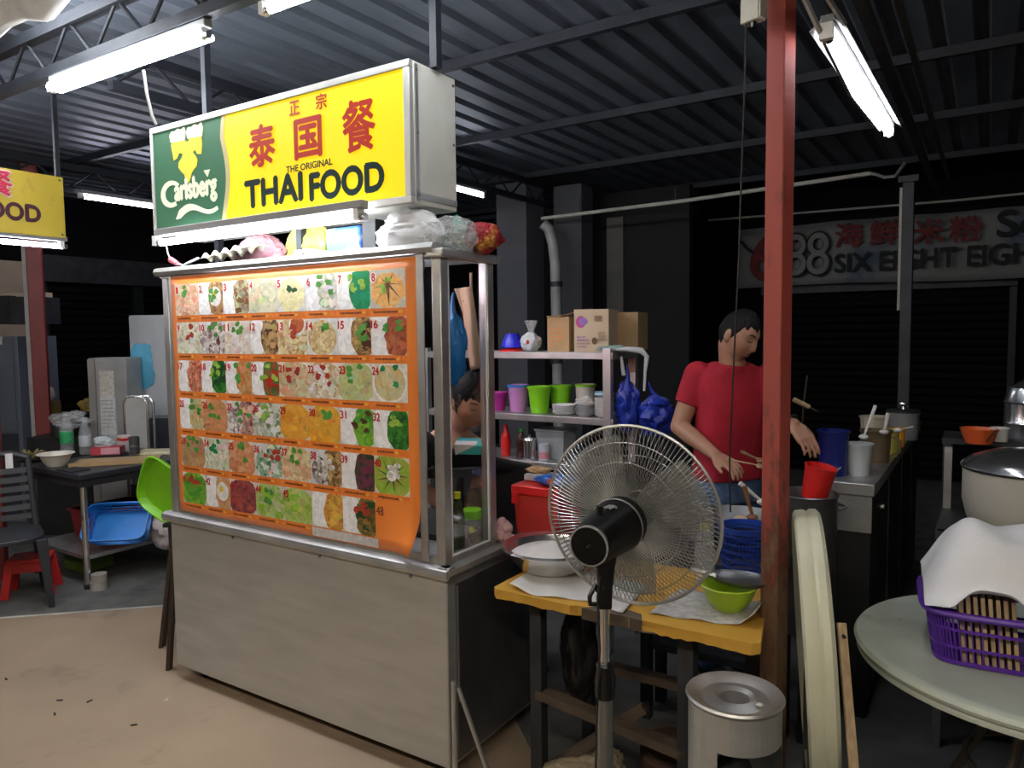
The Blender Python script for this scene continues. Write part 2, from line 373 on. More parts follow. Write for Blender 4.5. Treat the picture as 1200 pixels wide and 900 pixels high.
# side beam on which the right-hand lamp hangs, from the red post to the far post
t = sub('side_beam', ceil)
MB().bar((1.225, -1.6, -.60), (1.225, 3.7, -.60), .03, .03).build('beam', IRON, t, smooth=0)
MB().bar((1.29, -1.6, -.52), (1.29, 3.7, -.52), .02, .02).build('conduit', mat('grey_conduit', (.05, .05, .05), .5), t, smooth=0)

# back wall with roller shutters, left wall with shutters
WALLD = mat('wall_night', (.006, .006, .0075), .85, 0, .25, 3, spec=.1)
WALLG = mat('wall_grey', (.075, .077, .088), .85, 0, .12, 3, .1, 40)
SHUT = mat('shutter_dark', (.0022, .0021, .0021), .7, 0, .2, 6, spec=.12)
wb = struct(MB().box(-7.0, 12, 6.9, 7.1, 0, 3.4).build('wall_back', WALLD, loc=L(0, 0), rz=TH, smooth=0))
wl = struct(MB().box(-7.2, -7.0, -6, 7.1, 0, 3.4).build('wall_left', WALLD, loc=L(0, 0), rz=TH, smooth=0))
def shutter(name, p0, p1, z0, z1, label=None):
    """roller shutter made of slats, standing between two points of the hall's frame"""
    o = struct(sub(name, None, L(p0[0], p0[1]), TH)); d = V((p1[0]-p0[0], p1[1]-p0[1], 0)); w = d.length; ang = math.atan2(d.y, d.x)
    n = int((z1-z0)/.085); me = None
    for k in range(n):
        z = z0+k*.085
        if me is None:
            b = MB().add([(x, y, zz) for x in (0, w) for y, zz in ((0, 0), (-.012, .012), (-.016, .04), (-.012, .068), (0, .08), (.01, .08), (.01, 0))], [(i, (i+1) % 7, (i+1) % 7+7, i+7) for i in range(7)]+[tuple(range(7)), tuple(range(13, 6, -1))])
            me = b.mesh('slat', 30); me.materials.append(SHUT)
        s = obj('slat', me, None, o, (0, 0, z)); s.rotation_euler = (0, 0, ang)
    for s, x in ((0, -.06), (1, w)):
        b = MB().box(x, x+.06, -.05, .03, 0, z1+.05); q = b.build('guide_rail', mat('shutter_rail', (.012, .018, .016), .5, .3), o); q.rotation_euler = (0, 0, ang)
    b = MB().box(-.06, w+.06, -.14, .03, z1, z1+.28); q = b.build('roller_box', IRON, o); q.rotation_euler = (0, 0, ang)
    return o
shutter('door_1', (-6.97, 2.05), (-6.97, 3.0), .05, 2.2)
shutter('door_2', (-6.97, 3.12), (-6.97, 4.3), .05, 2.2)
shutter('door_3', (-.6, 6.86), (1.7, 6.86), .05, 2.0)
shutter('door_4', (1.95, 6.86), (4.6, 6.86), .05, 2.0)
# pale strip of wall and grey ledge in the far left corner
struct(MB().box(-6.99, -6.95, .6, 1.9, 0, 2.4).build('wall_panel', mat('wall_cream', (.50, .40, .30), .8, var=.1), loc=L(0, 0), rz=TH, smooth=0))
# grey building piers behind the stall
p = W(610, 300, 7.2); struct(MB().box(-.165, .165, -.16, .16, 0, 3.0).build('pillar', WALLG, loc=(p.x, p.y, 0), rz=TH))
p = W(672, 300, 7.3); struct(MB().box(-.15, .15, -.12, .12, 0, 3.0).build('pillar', WALLG, loc=(p.x, p.y, 0), rz=TH))
p = W(722, 300, 7.6); struct(MB().box(-.09, .09, -.03, .03, 1.75, 2.75).build('wall_plate', mat('pale_board', (.12, .115, .105), .8), loc=(p.x, p.y, 0), rz=TH))
struct(MB().box(-2.9, -.9, 5.0, 5.1, 0, 3.0).build('wall_pier', mat('wall_dim', (.008, .008, .009), .85), loc=L(0, 0), rz=TH, smooth=0))

# ---- pipes, posts and lamps of the hall
o = thing('drain_pipe', 'pale bent drain pipe between the two grey piers', 'pipe')
MB().tube([W(636, 262, 6.9), W(643, 268, 6.9), W(648, 285, 6.9), W(651, 310, 6.9), W(656, 560, 6.9)], .05, 12).build('pipe', mat('pipe_grey', (.30, .30, .30), .5, var=.2), o)
for yy in (330, 420): MB().cyl(W(652, yy, 6.9), W(652.3, yy+6, 6.9), .058, n=14).build('clamp', IRON, o)
o = thing('water_pipe', 'long pale horizontal pipe running under the back eave', 'pipe')
MB().tube([L(-2.0, 4.08, 2.66), L(-.6, 4.08, 2.68), L(.78, 4.08, 2.73)], .016, 8).build('pipe', mat('pipe_pale', (.42, .41, .36), .5, var=.2), o)
MB().tube([L(.78, 4.08, 2.73), L(.83, 4.05, 2.71), L(.88, 4.02, 2.68), L(.95, 4.02, 2.68), L(1.02, 3.9, 2.74)], .012, 8).build('flexible_hose', ALU, o)
for a in (-1.6, -.7, .2): MB().tube([L(a, 4.08, 2.66), L(a, 4.08, 2.80)], .006, 6).build('hanger', IRON, o)
o = thing('far_post', 'thin dark post in front of the seafood banner', 'post', L(1.07, 3.66), TH)
MB().box(-.035, .035, -.035, .035, 0, 2.60).build('post', IRON, o, bevel=.004)
MB().box(-.052, -.036, -.03, .012, 1.72, 2.53).build('conduit_cover', mat('pale_conduit', (.36, .33, .28), .55), o)
MB().box(-.06, .06, -.06, .06, 2.56, 2.6).build('cap_plate', IRON, o)

# red posts
o = thing('red_post', 'tall red painted steel post beside the yellow bench', 'post', W(908.5, 600, 2.17).xy.to_3d(), R(38))
MB().box(-.029, .029, -.029, .029, 0, 3.05).build('post', RUST, o, bevel=.004)
MB().box(-.07, .07, -.07, .07, 0, .012).build('base_plate', REDP, o)
o = thing('red_post', 'red post standing by the dark shutters at left', 'post', W(57, 600, 6.3).xy.to_3d(), R(25))
MB().box(-.055, .055, -.055, .055, 0, 3.05).build('post', REDP2, o, bevel=.005)
MB().box(-.085, -.056, -.05, .05, 0, 2.5).build('pale_strip', mat('pale_strip', (.38, .36, .34), .7), o)
o = thing('red_post', 'red post cut by the left edge of the picture', 'post', W(-3, 600, 4.9).xy.to_3d(), R(20))
MB().box(-.04, .04, -.04, .04, 0, 2.15).build('post', REDP2, o, bevel=.005); MB().box(-.08, .08, -.08, .08, 0, .012).build('base_plate', REDP2, o)

def tube_lamp(label, p0, p1, m=TUBEM, up_=V((0, 0, 1)), group='fluorescent tube lamps', pair=False, wing=0.):
    """batten with a bare fluorescent tube, caps and holders"""
    p0, p1 = V(p0), V(p1); o = thing('tube_lamp', label, 'lamp', p0, 0, group); q = p1-p0; d = q.normalized(); s = d.cross(up_).normalized()
    MB().bar(up_*.042, q+up_*.042, .036, .030, up_).build('batten', mat('batten_grey', (.22, .22, .22), .5), o, bevel=.004)
    if wing:
        for s_ in (-1, 1): MB().add([up_*.055, q+up_*.055, q+up_*.02+s*s_*wing, up_*.02+s*s_*wing], [(0, 1, 2, 3)]).build('reflector', mat('reflector_white', (.6, .6, .6), .5), o, solid=.002)
    for k, (a, c) in enumerate(((V(), d*.025), (q-d*.025, q))):
        MB().bar(a+up_*.03-d*.006, a+up_*-.012-d*.006, .034, .022, d).build('holder', WHITEP, o)
        MB().cyl(a, c, .0145, n=12).build('end_cap', CHROME, o)
    for off in ((-.024, .024) if pair else (0,)):
        MB().cyl(d*.02+s*off, q-d*.02+s*off, .0135, n=12).build('tube', m, o)
    return o
tube_lamp('fluorescent tube lamp on the roof truss left above the yellow sign', L(-2.09, -.176, 2.735), L(-.94, -.176, 2.727), pair=True)
tube_lamp('fluorescent tube lamp at the top edge above the yellow sign', L(-.62, -.176, 2.735), L(.58, -.176, 2.735))
tube_lamp('fluorescent tube lamp at the left picture edge on the truss', L(-3.85, -.176, 2.74), L(-2.66, -.176, 2.74))
tube_lamp('violet white tube lamp between the two stall signs', L(-4.78, 1.33, 2.76), L(-4.78, 2.53, 2.76), TUBEW)
tube_lamp('far tube lamp peeping out right of the yellow sign box', L(-2.1, 2.2, 2.76), L(-2.1, 3.3, 2.76), TUBED)
tube_lamp('tube lamp on the side beam right of the red post', W(969, 42, 2.04), W(1043, 158, 3.09), TUBED, wing=.045)
# lamps of the hall behind the photographer, on the next trusses
truss((-6.8, -2.5, -.29), (4.2, -2.5, -.29), .19, 26)
for a, wh in ((-4.2, 'leftmost'), (-2.5, 'second from left'), (-.8, 'third from left'), (.95, 'second from right'), (2.6, 'rightmost')): tube_lamp('lamp on the truss behind the photographer, '+wh, L(a, -2.5, 2.70), L(a+1.2, -2.5, 2.70), TUBEY, wing=.12, pair=(a > 0))  # wide unseen reflector wings added to keep this light off the roof
o = thing('reflector_strip', 'thin bent metal strip beside the right tube lamp', 'strip')
MB().tube([W(940, -8, 1.98), W(966, 48, 2.05), W(998, 112, 2.55), W(1030, 152, 3.0)], .008, 6).build('strip', ALU, o)
MB().tube([W(966, -8, 1.95), W(990, 28, 2.02)], .008, 6).build('arm', ALU, o)
# junction box and cable by the red post
o = thing('junction_box', 'small cream electric box at the top of the red post', 'box', W(884, 8, 2.14), R(38))
MB().box(-.024, .012, -.03, .03, -.045, .12).build('box_body', mat('cream_box', (.46, .44, .36), .5), o, bevel=.004); MB().box(-.022, .010, -.034, -.03, -.04, .115).build('cover', mat('cream_box', (0, 0, 0)), o); MB().cyl((-.01, -.005, -.06), (-.01, -.005, -.045), .008, n=10).build('gland', BLACKP, o)
tag(MB().tube([W(874, 28, 2.14), W(872, 120, 2.14), W(868, 230, 2.15), W(866, 300, 2.15), W(861, 400, 2.16), W(858, 470, 2.17), W(855, 540, 2.2), W(856, 600, 2.25)], .0026, 6).build('hanging_cable', BLACKR), 'thin dark cable hanging in front of the man', 'cable')
# bright awning at the top left
o = thing('awning', 'dirty white rolled awning with slats at the top left corner', 'awning')
c0, c1 = W(-60, 52, 3.0), W(120, -36, 2.7)
MB().tube([c0.lerp(c1, k/8)+V((0, 0, .02*math.sin(k*2.1))) for k in range(9)], [.05+.012*math.sin(k*1.7) for k in range(9)], 10).build('roll', mat('awning_cloth', (.50, .49, .46), .8, var=.25), o)
tube_lamp('bright tube lamp above the white awning at top left', W(-40, 18, 3.25), W(75, -10, 2.75))
tube_lamp('second bright tube lamp above the white awning', W(-60, 2, 3.5), W(60, -22, 3.0))

# ---- far banner
BAN = mat('banner_cloth', (.17, .175, .17), .8, 0, .12, 2, stain=((.07, .10, .14), 1.2, .55))
o = thing('shop_banner', 'grey seafood banner hung high before the dark shutters', 'banner', L(-.88, 6.55, 2.07), TH)
MB().grid(lambda u, v: (u*4.6, .03*math.sin(u*17)+.025*math.sin(u*41+v*2), v*.66+.012*math.sin(u*9)*(1-v)), 60, 8).build('cloth', BAN, o, solid=.003)
RB = mat('banner_red', (.13, .014, .014), .8); DB = mat('banner_ink', (.010, .012, .014), .8)
y = -.085
text('6', (.17, .46, .08, .58), RB, o, y=y, thick=.012)
for x_ in (.52, .75): text('8', (x_, x_+.24, .10, .56), DB, o, y=y, thick=.012); text('8', (x_+.008, x_+.232, .11, .55), BAN, o, y=y-.006)
MB().tube([(.06, y, .52), (.12, y, .44), (.2, y, .38)], .018, 6).build('emblem_stroke', DB, o)
for k, ch in enumerate('海鲜'): text(ch, (1.04+k*.33, 1.30+k*.33, .38, .62), RB, o, y=y, thick=.008)
for k, ch in enumerate('米粉'): text(ch, (1.76+k*.31, 2.02+k*.31, .36, .60), RB, o, y=y, thick=.008)
text('Sea', (2.46, 2.98, .38, .62), DB, o, y=y, thick=.008)
text('SIX EIGHT EIGHT', (1.04, 2.90, .12, .31), DB, o, y=y, thick=.007)
tag(MB().tube([L(-1.2, 6.5, 2.86), L(1.2, 6.5, 2.83), L(4.2, 6.5, 2.86)], .012, 6).build('banner_rail', mat('pipe_pale', (0, 0, 0))), 'thin rail above the seafood banner', 'rail')

# ================================================================== the stall cart
st = thing('stall_cart', 'stainless steel food stall cart with glass display and menu poster', 'stall', L(0, 0), TH)
MB().box(-1.60, 0, 0, .68, .075, .765).build('base_cabinet', STEEL, st, bevel=.006)
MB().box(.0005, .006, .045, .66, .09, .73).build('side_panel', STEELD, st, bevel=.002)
MB().box(.006, .0085, .05, .056, .30, .72).build('panel_edge', ALU, st)
b = MB(); pr = [(-.0, .755), (-.022, .760), (-.030, .775), (-.026, .792), (-.010, .800), (.02, .800), (.02, .755)]
b.loft([[V((x, y, z)) for y, z in pr] for x in (-1.625, .022)]).build('front_rail', STEELW, st)
b = MB(); b.loft([[V((.0-y+.0, yy, z)) for y, z in pr] for yy in (-.02, .68)]).build('side_rail', STEELW, st)
MB().box(-1.60, .0, .33, .68, .766, .79).build('worktop', mat('black_worktop', (.022, .024, .027), .35, .2, .2, 6), st)
MB().box(.0, .15, .44, .68, .772, .79).build('worktop_flap', MATS['black_worktop'], st, bevel=.003)
for x, y in ((-1.592, .004), (-.045, .004), (-.045, .280), (-1.592, .280)):
    MB().box(x, x+.04, y, y+.04, .80, 1.87).build('corner_post', STEELW, st, bevel=.003)
MB().box(-1.552, -.045, .008, .03, .80, .825).build('sill', STEELW, st); MB().box(-.03, -.006, .044, .280, .80, .822).build('sill', STEELW, st)
MB().box(-1.552, -.045, .010, .014, .825, 1.86).build('front_pane', GLASS, st, smooth=0)
MB().box(-.018, -.014, .044, .280, .822, 1.86).build('side_pane', GLASS, st, smooth=0)
MB().box(-1.580, -1.576, .044, .280, .822, 1.86).build('end_pane', GLASS, st, smooth=0)
for z in (.822, 1.852): MB().box(-.012, -.006, .05, .275, z, z+.006).build('pane_bead', WHITEP, st)
for y in (.046, .272): MB().box(-.012, -.006, y, y+.005, .822, 1.856).build('pane_bead', WHITEP, st)
MB().box(-1.60, .0, 0, .32, 1.862, 1.875).build('top_sheet', STEELW, st)
b = MB(); pr2 = [(.01, 1.868), (-.018, 1.872), (-.024, 1.888), (-.016, 1.904), (.0, 1.908), (.03, 1.900), (.03, 1.868)]
b.loft([[V((x, y, z)) for y, z in pr2] for x in (-1.615, -.02)]).build('top_rail', STEELW, st)
MB().box(-.055, .018, -.015, .335, 1.855, 1.885).build('top_end_rail', ALU, st, bevel=.006)
MB().box(-1.58, -.75, .12, .28, 1.62, 1.63).build('inner_shelf', STEELW, st)
for x in (-1.50, -.12):
    for y in (.09, .60):
        c = sub('caster', st); MB().cyl((x-.014, y, .036), (x+.014, y, .036), .036, n=20).build('wheel', BLACKR, c); MB().box(x-.02, x+.02, y-.02, y+.02, .068, .078).build('fork', STEELD, c)
for x in (-1.15, -.62, -.16): MB().cyl((x, -.004, .742), (x, .001, .742), .007, n=8).build('screw', STEELD, st)
tube_lamp('added dim tube lamp inside the top of the glass display', L(-1.30, .06, 1.80), L(-.13, .06, 1.80), TUBEW)  # lamp added to light the woman's face and the display interior
# ---- poster
ORANGE = mat('poster_orange', (.86, .245, .045), .38, 0, .06, 2.2)
po = thing('menu_poster', 'orange menu poster with rows of numbered dish pictures', 'poster', L(-1.508, -.006, .818), TH)
PW, PH = 1.405, 1.045
def psheet(u, v):
    x, z = u*PW, v*PH; d = max(0, (x-1.22)/.185)*max(0, (.16-z)/.16); return (x-.02*d, -.001-.05*d*d-.004*math.sin(u*5)*(1-v)*0, z+.012*d)
MB().grid(psheet, 30, 24).build('sheet', ORANGE, po, solid=.0006)
MB().box(-.014, .0, -.003, .004, -.01, PH+.01).build('side_strip', STEELW, po); MB().box(PW+.0, PW+.03, -.001, .004, -.01, PH+.01).build('side_strip', STEELW, po)
WH = (.78, .76, .72); RICE = (.85, .84, .85); GR = (.10, .36, .06); GR2 = (.02, .30, .10); DG = (.02, .10, .03)
YL = (.75, .50, .12); BR = (.28, .12, .05); BR2 = (.12, .05, .02); PK = (.72, .40, .26); RD = (.50, .05, .03); TAN = (.62, .42, .20); CRM = (.78, .70, .46); PUR = (.22, .06, .10); LG = (.35, .58, .08); WG = (.60, .62, .42)
D = [  # kind, food A, food B, garnish
 ('f', PK, (.85, .66, .5), GR), ('e', BR, TAN, GR), ('r', WG, BR, None), ('f', (.85, .8, .66), WG, None), ('p', CRM, (.85, .82, .5), DG), ('r', (.4, .42, .3), WH, GR), ('r', GR2, (.0, .35, .2), LG), ('x', (.85, .45, .14), (.9, .62, .3), LG),
 ('f', WG, (.8, .8, .72), RD), ('m', PUR, WH, GR), ('f', (.75, .6, .5), WH, GR), ('r', BR2, TAN, None), ('s', TAN, CRM, RD), ('p', TAN, CRM, GR), ('r', TAN, BR2, GR), ('r', (.35, .08, .04), (.55, .2, .1), GR),
 ('r', RD, PK, None), ('r', GR, DG, LG), ('r', (.6, .25, .08), TAN, GR), ('r', GR2, RD, LG), ('f', PK, WG, RD), ('f', TAN, WH, RD), ('f', WG, (.55, .6, .25), GR), ('b', (.7, .5, .25), WG, GR2),
 ('r', WG, TAN, GR), ('f', PK, (.65, .32, .15), GR), ('m', PUR, (.75, .5, .4), GR), ('f', (.2, .3, .15), WH, LG), ('f', YL, (.8, .38, .06), None), ('f', YL, (.8, .42, .05), GR), ('r', LG, GR, BR2), ('r', GR, DG, LG),
 ('f', TAN, (.5, .3, .2), GR), ('f', WG, WH, GR2), ('f', (.65, .28, .12), PK, GR), ('m', GR2, WH, RD), ('f', PK, CRM, GR), ('m', BR2, TAN, WH), ('r', DG, PUR, None), ('d', LG, (.45, .42, .12), WH),
 ('f', LG, GR, RD), ('e', TAN, PK, None), ('f', PUR, (.45, .12, .1), None), ('f', WG, LG, GR), ('f', (.6, .62, .3), LG, None), ('r', (.6, .2, .05), YL, None), ('r', (.5, .3, .1), DG, RD), None]
cw = (PW-.075)/8; rh = .166; top = PH-.035
DIGIT = mat('digit_red', (.50, .012, .02), .5); DIGITK = mat('digit_brown', (.16, .03, .02), .5)
for k, d in enumerate(D):
    c, r_ = k % 8, k//8; x0 = .030+c*cw; x1 = x0+cw-.001; z1 = top-r_*rh; z0 = z1-.136
    if d is not None:
        kind, A, B, g = d; A = tuple(q**1.3 for q in A); B = tuple(q**1.2 for q in B); cl = (x0, x1, z0, z1); w, h = x1-x0, z1-z0; cx, cz = (x0+x1)/2, (z0+z1)/2
        base = random.choice(((.74, .72, .68), (.66, .66, .66), (.60, .56, .48), (.70, .66, .56)))
        F = [(rect(*cl), base, base)]
        if kind in 'rem':
            if kind != 'm': F.append((blob(x0+w*.26, cz, w*.34, h*.56, 18, .02, cl), RICE, (.84, .83, .84)))
            F.append((blob(x0+w*.76, cz, w*.36, h*.62, 24, .10, cl), A, B))
            F += [(blob(x0+w*random.uniform(.58, .95), cz+h*random.uniform(-.4, .4), w*.13, h*.10, 9, .35, cl), tuple(q*random.uniform(.5, 1.25) for q in random.choice((A, B))), B) for _ in range(7)]
            if kind == 'm': F.append((blob(x0+w*.3, cz-h*.1, w*.3, h*.4, 16, .15, cl), A, WH))
            if kind == 'e': F += [(blob(x0+w*.70, cz+h*.05, w*.24, h*.30, 16, .03, cl), WH, WH), (blob(x0+w*.66, cz+h*.12, w*.09, h*.10, 12, 0, cl), (.85, .62, .05), (.8, .6, .05))]
        elif kind in 'fs':
            F.append((blob(cx, cz-h*.04, w*.62, h*.60, 22, .06, cl), A, B)); F += [(blob(cx+w*random.uniform(-.42, .42), cz+h*random.uniform(-.42, .36), w*.15, h*.10, 9, .35, cl), tuple(q*random.uniform(.55, 1.2) for q in random.choice((A, B))), B) for _ in range(9)]
            if kind == 's': F += [(blob(cx+w*.2, z1-h*.15, w*.28, h*.32, 16, 0, cl), WH, WH), (blob(cx+w*.2, z1-h*.12, w*.23, h*.27, 16, 0, cl), (.45, .10, .03), (.5, .14, .05))]
        elif kind == 'p':
            F.append((blob(cx, cz-h*.04, w*.46, h*.50, 22, .03, cl), A, B)); F.append((blob(cx, cz-h*.04, w*.32, h*.36, 18, .08, cl), B, A))
        elif kind == 'b':
            F += [(blob(cx, cz, w*.5, h*.54, 22, 0, cl), WH, WH), (blob(cx, cz, w*.44, h*.47, 22, .02, cl), A, B)]
        elif kind == 'x':
            F.append((blob(cx, cz-h*.05, w*.46, h*.46, 20, .08, cl), A, B))
            for j in range(7):
                an = j*.9+.3; F.append(([(cx+.01*math.cos(an+1.5), cz+.02), (cx+w*.46*math.cos(an), cz-h*.05+h*.44*math.sin(an)), (cx+.01*math.cos(an-1.5), cz+.015)], BR, BR2))
        elif kind == 'd':
            F.append((blob(cx, cz, w*.6, h*.6, 20, .04, cl), A, B))
            for j in range(9):
                an = j*.7; F.append(([(cx+.008*math.cos(an+1.5), cz+.01*math.sin(an+1.5)), (max(min(cx+w*.5*math.cos(an), x1), x0), cz+h*.47*math.sin(an)), (cx+.004*math.cos(an-1.5), cz)], DG, BR2))
            F.append((blob(cx, cz, w*.14, h*.15, 14, 0, cl), WH, RICE))
        if g is not None:
            for j in range(3 if kind in 'pxb' else 5):
                gx = x0+w*random.uniform(.4, .9) if kind in 'rem' else cx+w*random.uniform(-.2, .2)
                F.append((blob(gx, cz+h*random.uniform(-.1, .42), w*.09, h*.08, 9, .35, cl), g, tuple(q*.6 for q in g)))
        pic = coloured(F, 'dish_picture', po, y0=-.0022, layer=.00012)
        if k < 45:
            F2 = [(blob(x0+.018, z1-.026, .016, .019, 14), (.85, .74, .68), (.85, .74, .68))] if k < 16 else []
            s = str(k+1); wd_ = .010*len(s)
            text(s, (x0+.018-wd_*.75, x0+.018+wd_*.75, z1-.040, z1-.012), DIGIT, pic, y=-.0045, ext=.0004, thick=.0012, name='number')
            if F2: coloured(F2, 'number_disc', pic, y0=-.0042)
    else:
        text('48', (x0+.006, x0+.040, z1-.052, z1-.018), DIGITK, po, y=-.0045, ext=.0004, bold=.0, name='number')
    # caption strip: a row of tiny dark strokes and a price chip under each picture
    if d is not None and not k in (45, 46):
        F = [(rect(x0+.004, x1-.004, z0-.0235, z0-.004), (.80, .20, .03), (.85, .24, .04))]
        nn = random.randint(11, 16); xx = x0+.015
        for j in range(nn):
            ww = random.uniform(.003, .008)
            if xx+ww > x1-.035: break
            F.append((rect(xx, xx+ww, z0-.017, z0-.010), (.10, .025, .01), (.10, .025, .01))); xx += ww+.002
        F.append((rect(xx+.004, min(xx+.020, x1-.008), z0-.018, z0-.008), (.85, .42, .05), (.85, .42, .05)))
        coloured(F, 'caption', po, y0=-.0020, layer=.00008)
coloured([(rect(.030+5*cw, PW-.20, .006, .040), (.62, .60, .58), (.50, .48, .47))], 'peeled_strip', po, y0=-.004)

# ================================================================== main sign
sg = thing('sign_box', 'backlit yellow and green stall sign box above the cart', 'sign', L(-1.62, 0, 2.045), TH)
SW, SHH = 1.505, .478
MB().box(0, SW, .012, .25, 0, SHH).build('housing', GREYP, sg, bevel=.004)
FR = mat('sign_frame', (.44, .44, .42), .4, .4)
for bx in ((0, SW, 0, .026), (0, SW, SHH-.026, SHH), (0, .016, .026, SHH-.026), (SW-.028, SW, .026, SHH-.026)): MB().box(bx[0], bx[1], -.008, .014, bx[2], bx[3]).build('frame_bar', FR, sg, bevel=.003)
SY = emat('sign_yellow', (.93, .66, .006), .92); SG = emat('sign_green', (.035, .12, .06), .9); ST = emat('sign_tan', (.50, .42, .22), .75); SWH = emat('sign_white', (.68, .70, .52), .85); SGO = emat('sign_gold', (.80, .56, .05), .85); SFO = emat('sign_foam', (.82, .72, .50), .8)
SR = emat('sign_red', (.50, .03, .015), .55); SK = emat('sign_ink', (.006, .028, .026), .4)
z0, z1 = .026, SHH-.026
def wave(t): return .505+.022*math.sin((t-.15)*2*PI*.85)+(.03*max(0, t-.8)/.2)
N_ = 24
MB().prism([(.016, z0)]+[(wave(i/N_), z0+(z1-z0)*i/N_) for i in range(N_+1)]+[(.016, z1)], .000, .006).build('green_panel', SG, sg, smooth=0)
MB().prism([(wave(i/N_)-.012, z0+(z1-z0)*i/N_) for i in range(N_+1)]+[(wave(i/N_)+.012, z0+(z1-z0)*i/N_) for i in range(N_, -1, -1)], -.002, .004).build('wave_border', ST, sg, smooth=0)
MB().prism([(wave(i/N_)+.011, z0+(z1-z0)*i/N_) for i in range(N_+1)]+[(SW-.028, z1), (SW-.028, z0)], .000, .006).build('yellow_panel', SY, sg, smooth=0)
text('泰', (.672, .818, .222, .378), SR, sg, thick=.0045); text('国', (.934, 1.075, .219, .362), SR, sg, thick=.0045); text('餐', (1.188, 1.342, .207, .383), SR, sg, thick=.004)
text('正', (.911, .964, .386, .436), SR, sg, thick=.0012); text('宗', (1.054, 1.108, .384, .438), SR, sg, thick=.0012)
text('THE ORIGINAL', (.882, 1.13, .176, .200), SK, sg, thick=.0008)
text('THAI', (.636, .965, .068, .170), SK, sg, thick=.0055); text('FOOD', (1.010, 1.376, .058, .156), SK, sg, thick=.0055)
# brewery mark: two foaming glasses over a drop, lettering and a tail
MB().prism([(.150, .385), (.160, .400), (.245, .400), (.255, .385), (.275, .385), (.285, .400), (.362, .400), (.366, .36), (.358, .320), (.330, .325), (.318, .345), (.300, .335), (.318, .318), (.330, .300), (.322, .275), (.300, .262), (.285, .250), (.272, .222), (.258, .212), (.246, .222), (.236, .250), (.215, .265), (.196, .285), (.200, .305), (.222, .322), (.232, .338), (.205, .345), (.188, .325), (.165, .318), (.158, .350)], -.003, .001).build('beer_emblem', SGO, sg, smooth=0)
for cx in (.202, .322):
    F = MB().prism([(cx-.052, .396), (cx-.060, .425), (cx-.045, .442), (cx-.020, .440), (cx, .448), (cx+.025, .440), (cx+.045, .448), (cx+.054, .425), (cx+.046, .392)], -.0045, .0005); F.build('foam', SFO, sg, smooth=0)
text('arlsberg', (.165, .452, .120, .232), SWH, sg, thick=.0055, name='wordmark')
ca = []
for i in range(19): t = R(38+i*14.5); ca.append((.135+.075*math.cos(t), .178+.058*math.sin(t)))
ci = [(.142+.052*math.cos(R(42+i*14)), .178+.038*math.sin(R(42+i*14))) for i in range(18, -1, -1)]
MB().prism(ca+ci, -.004, .0).build('wordmark_initial', SWH, sg, smooth=0)
top_ = [(.190+.26*u, .098+.022*math.sin(u*PI*1.7+.2)*1.0+.012*u) for u in [i/16 for i in range(17)]]; bot_ = [(x+.006, z-.034*(1-.6*i/16)) for i, (x, z) in enumerate(top_)]
MB().prism([(.165, .066)]+top_+bot_[::-1], -.004, .0).build('wordmark_tail', SWH, sg, smooth=0)
MB().prism([(.372, .250), (.412, .250), (.394, .222)], -.004, .0).build('wordmark_crown', SWH, sg, smooth=0)
for z in (.03, .24, .45):
    for y in (.03, .235): MB().cyl((SW, y, z), (SW+.004, y, z), .005, n=8).build('screw', STEELD, sg)
MB().box(SW, SW+.004, .018, .035, .01, SHH-.01).build('edge_strip', ALU, sg); MB().box(SW, SW+.004, .018, .245, .018, .04).build('edge_strip', ALU, sg)
for x in (.24, 1.535-.015):
    MB().box(x-.015, x+.015, .105, .135, SHH, 1.06).build('hanger_rod', IRONB, sg, smooth=0)
MB().box(.8, .83, .105, .135, -.17, 0).build('support', IRONB, sg); MB().box(.14, .17, .2, .23, -.17, 0).build('support', IRONB, sg); MB().box(1.36, 1.39, .2, .23, -.17, 0).build('support', IRONB, sg)
tube_lamp('tube lamp fixed under the yellow sign box', L(-1.49, -.07, 2.005), L(-.27, -.07, 2.005))
tag(MB().tube([W(168, 82, 3.02), W(172, 110, 3.03), W(178, 135, 3.05), W(183, 146, 3.07)], .006, 6).build('sign_wire', mat('white_wire', (.6, .6, .6), .4)), 'white wire running from the lamp to the sign', 'wire')

tube_lamp('added hidden tube lamp behind the sign box lighting the rack', L(-1.58, .31, 2.30), L(-.42, .31, 2.30))  # extra lamp, out of view, added to brighten the shelf rack and the woman
# neighbour's sign
ns = thing('neighbour_sign', 'stained yellow sign panel of the neighbouring stall at left', 'sign', L(-2.93, .27, 2.17), TH+PI/2)
YS = mat('old_yellow_sign', (.62, .46, .05), .5, 0, .08, 3, stain=((.50, .20, .06), 5, .55))
# local x runs along +b; the face looks to +a, so it is turned
ns.rotation_euler = (0, 0, TH+PI/2)
MB().box(-1.5, 0, 0, .03, 0, .345).build('panel', YS, ns, bevel=.003)
NM = mat('old_sign_ink', (.07, .015, .03), .6); NR = mat('old_sign_red', (.62, .03, .08), .6); NW = mat('old_sign_white', (.75, .62, .58), .6)
text('FOOD', (-.45, -.135, .075, .165), NM, ns, thick=.005)
text('餐', (-.42, -.265, .195, .335), NW, ns, thick=.007); text('餐', (-.415, -.27, .20, .33), NR, ns, y=-.005, thick=.003)
text('泰国', (-.90, -.50, .20, .33), NR, ns, y=-.005, thick=.003)
for x in (-.02, -1.48):
    for z in (.02, .325): MB().cyl((x, -.004, z), (x, 0, z), .006, n=8).build('screw', STEELD, ns)
    MB().box(x-.012, x+.012, .008, .028, .345, .90).build('hanger_rod', IRON, ns)
tube_lamp('violet white tube lamp under the neighbouring yellow sign', L(-2.95, -.95, 2.125), L(-2.95, .28, 2.125), TUBEW)

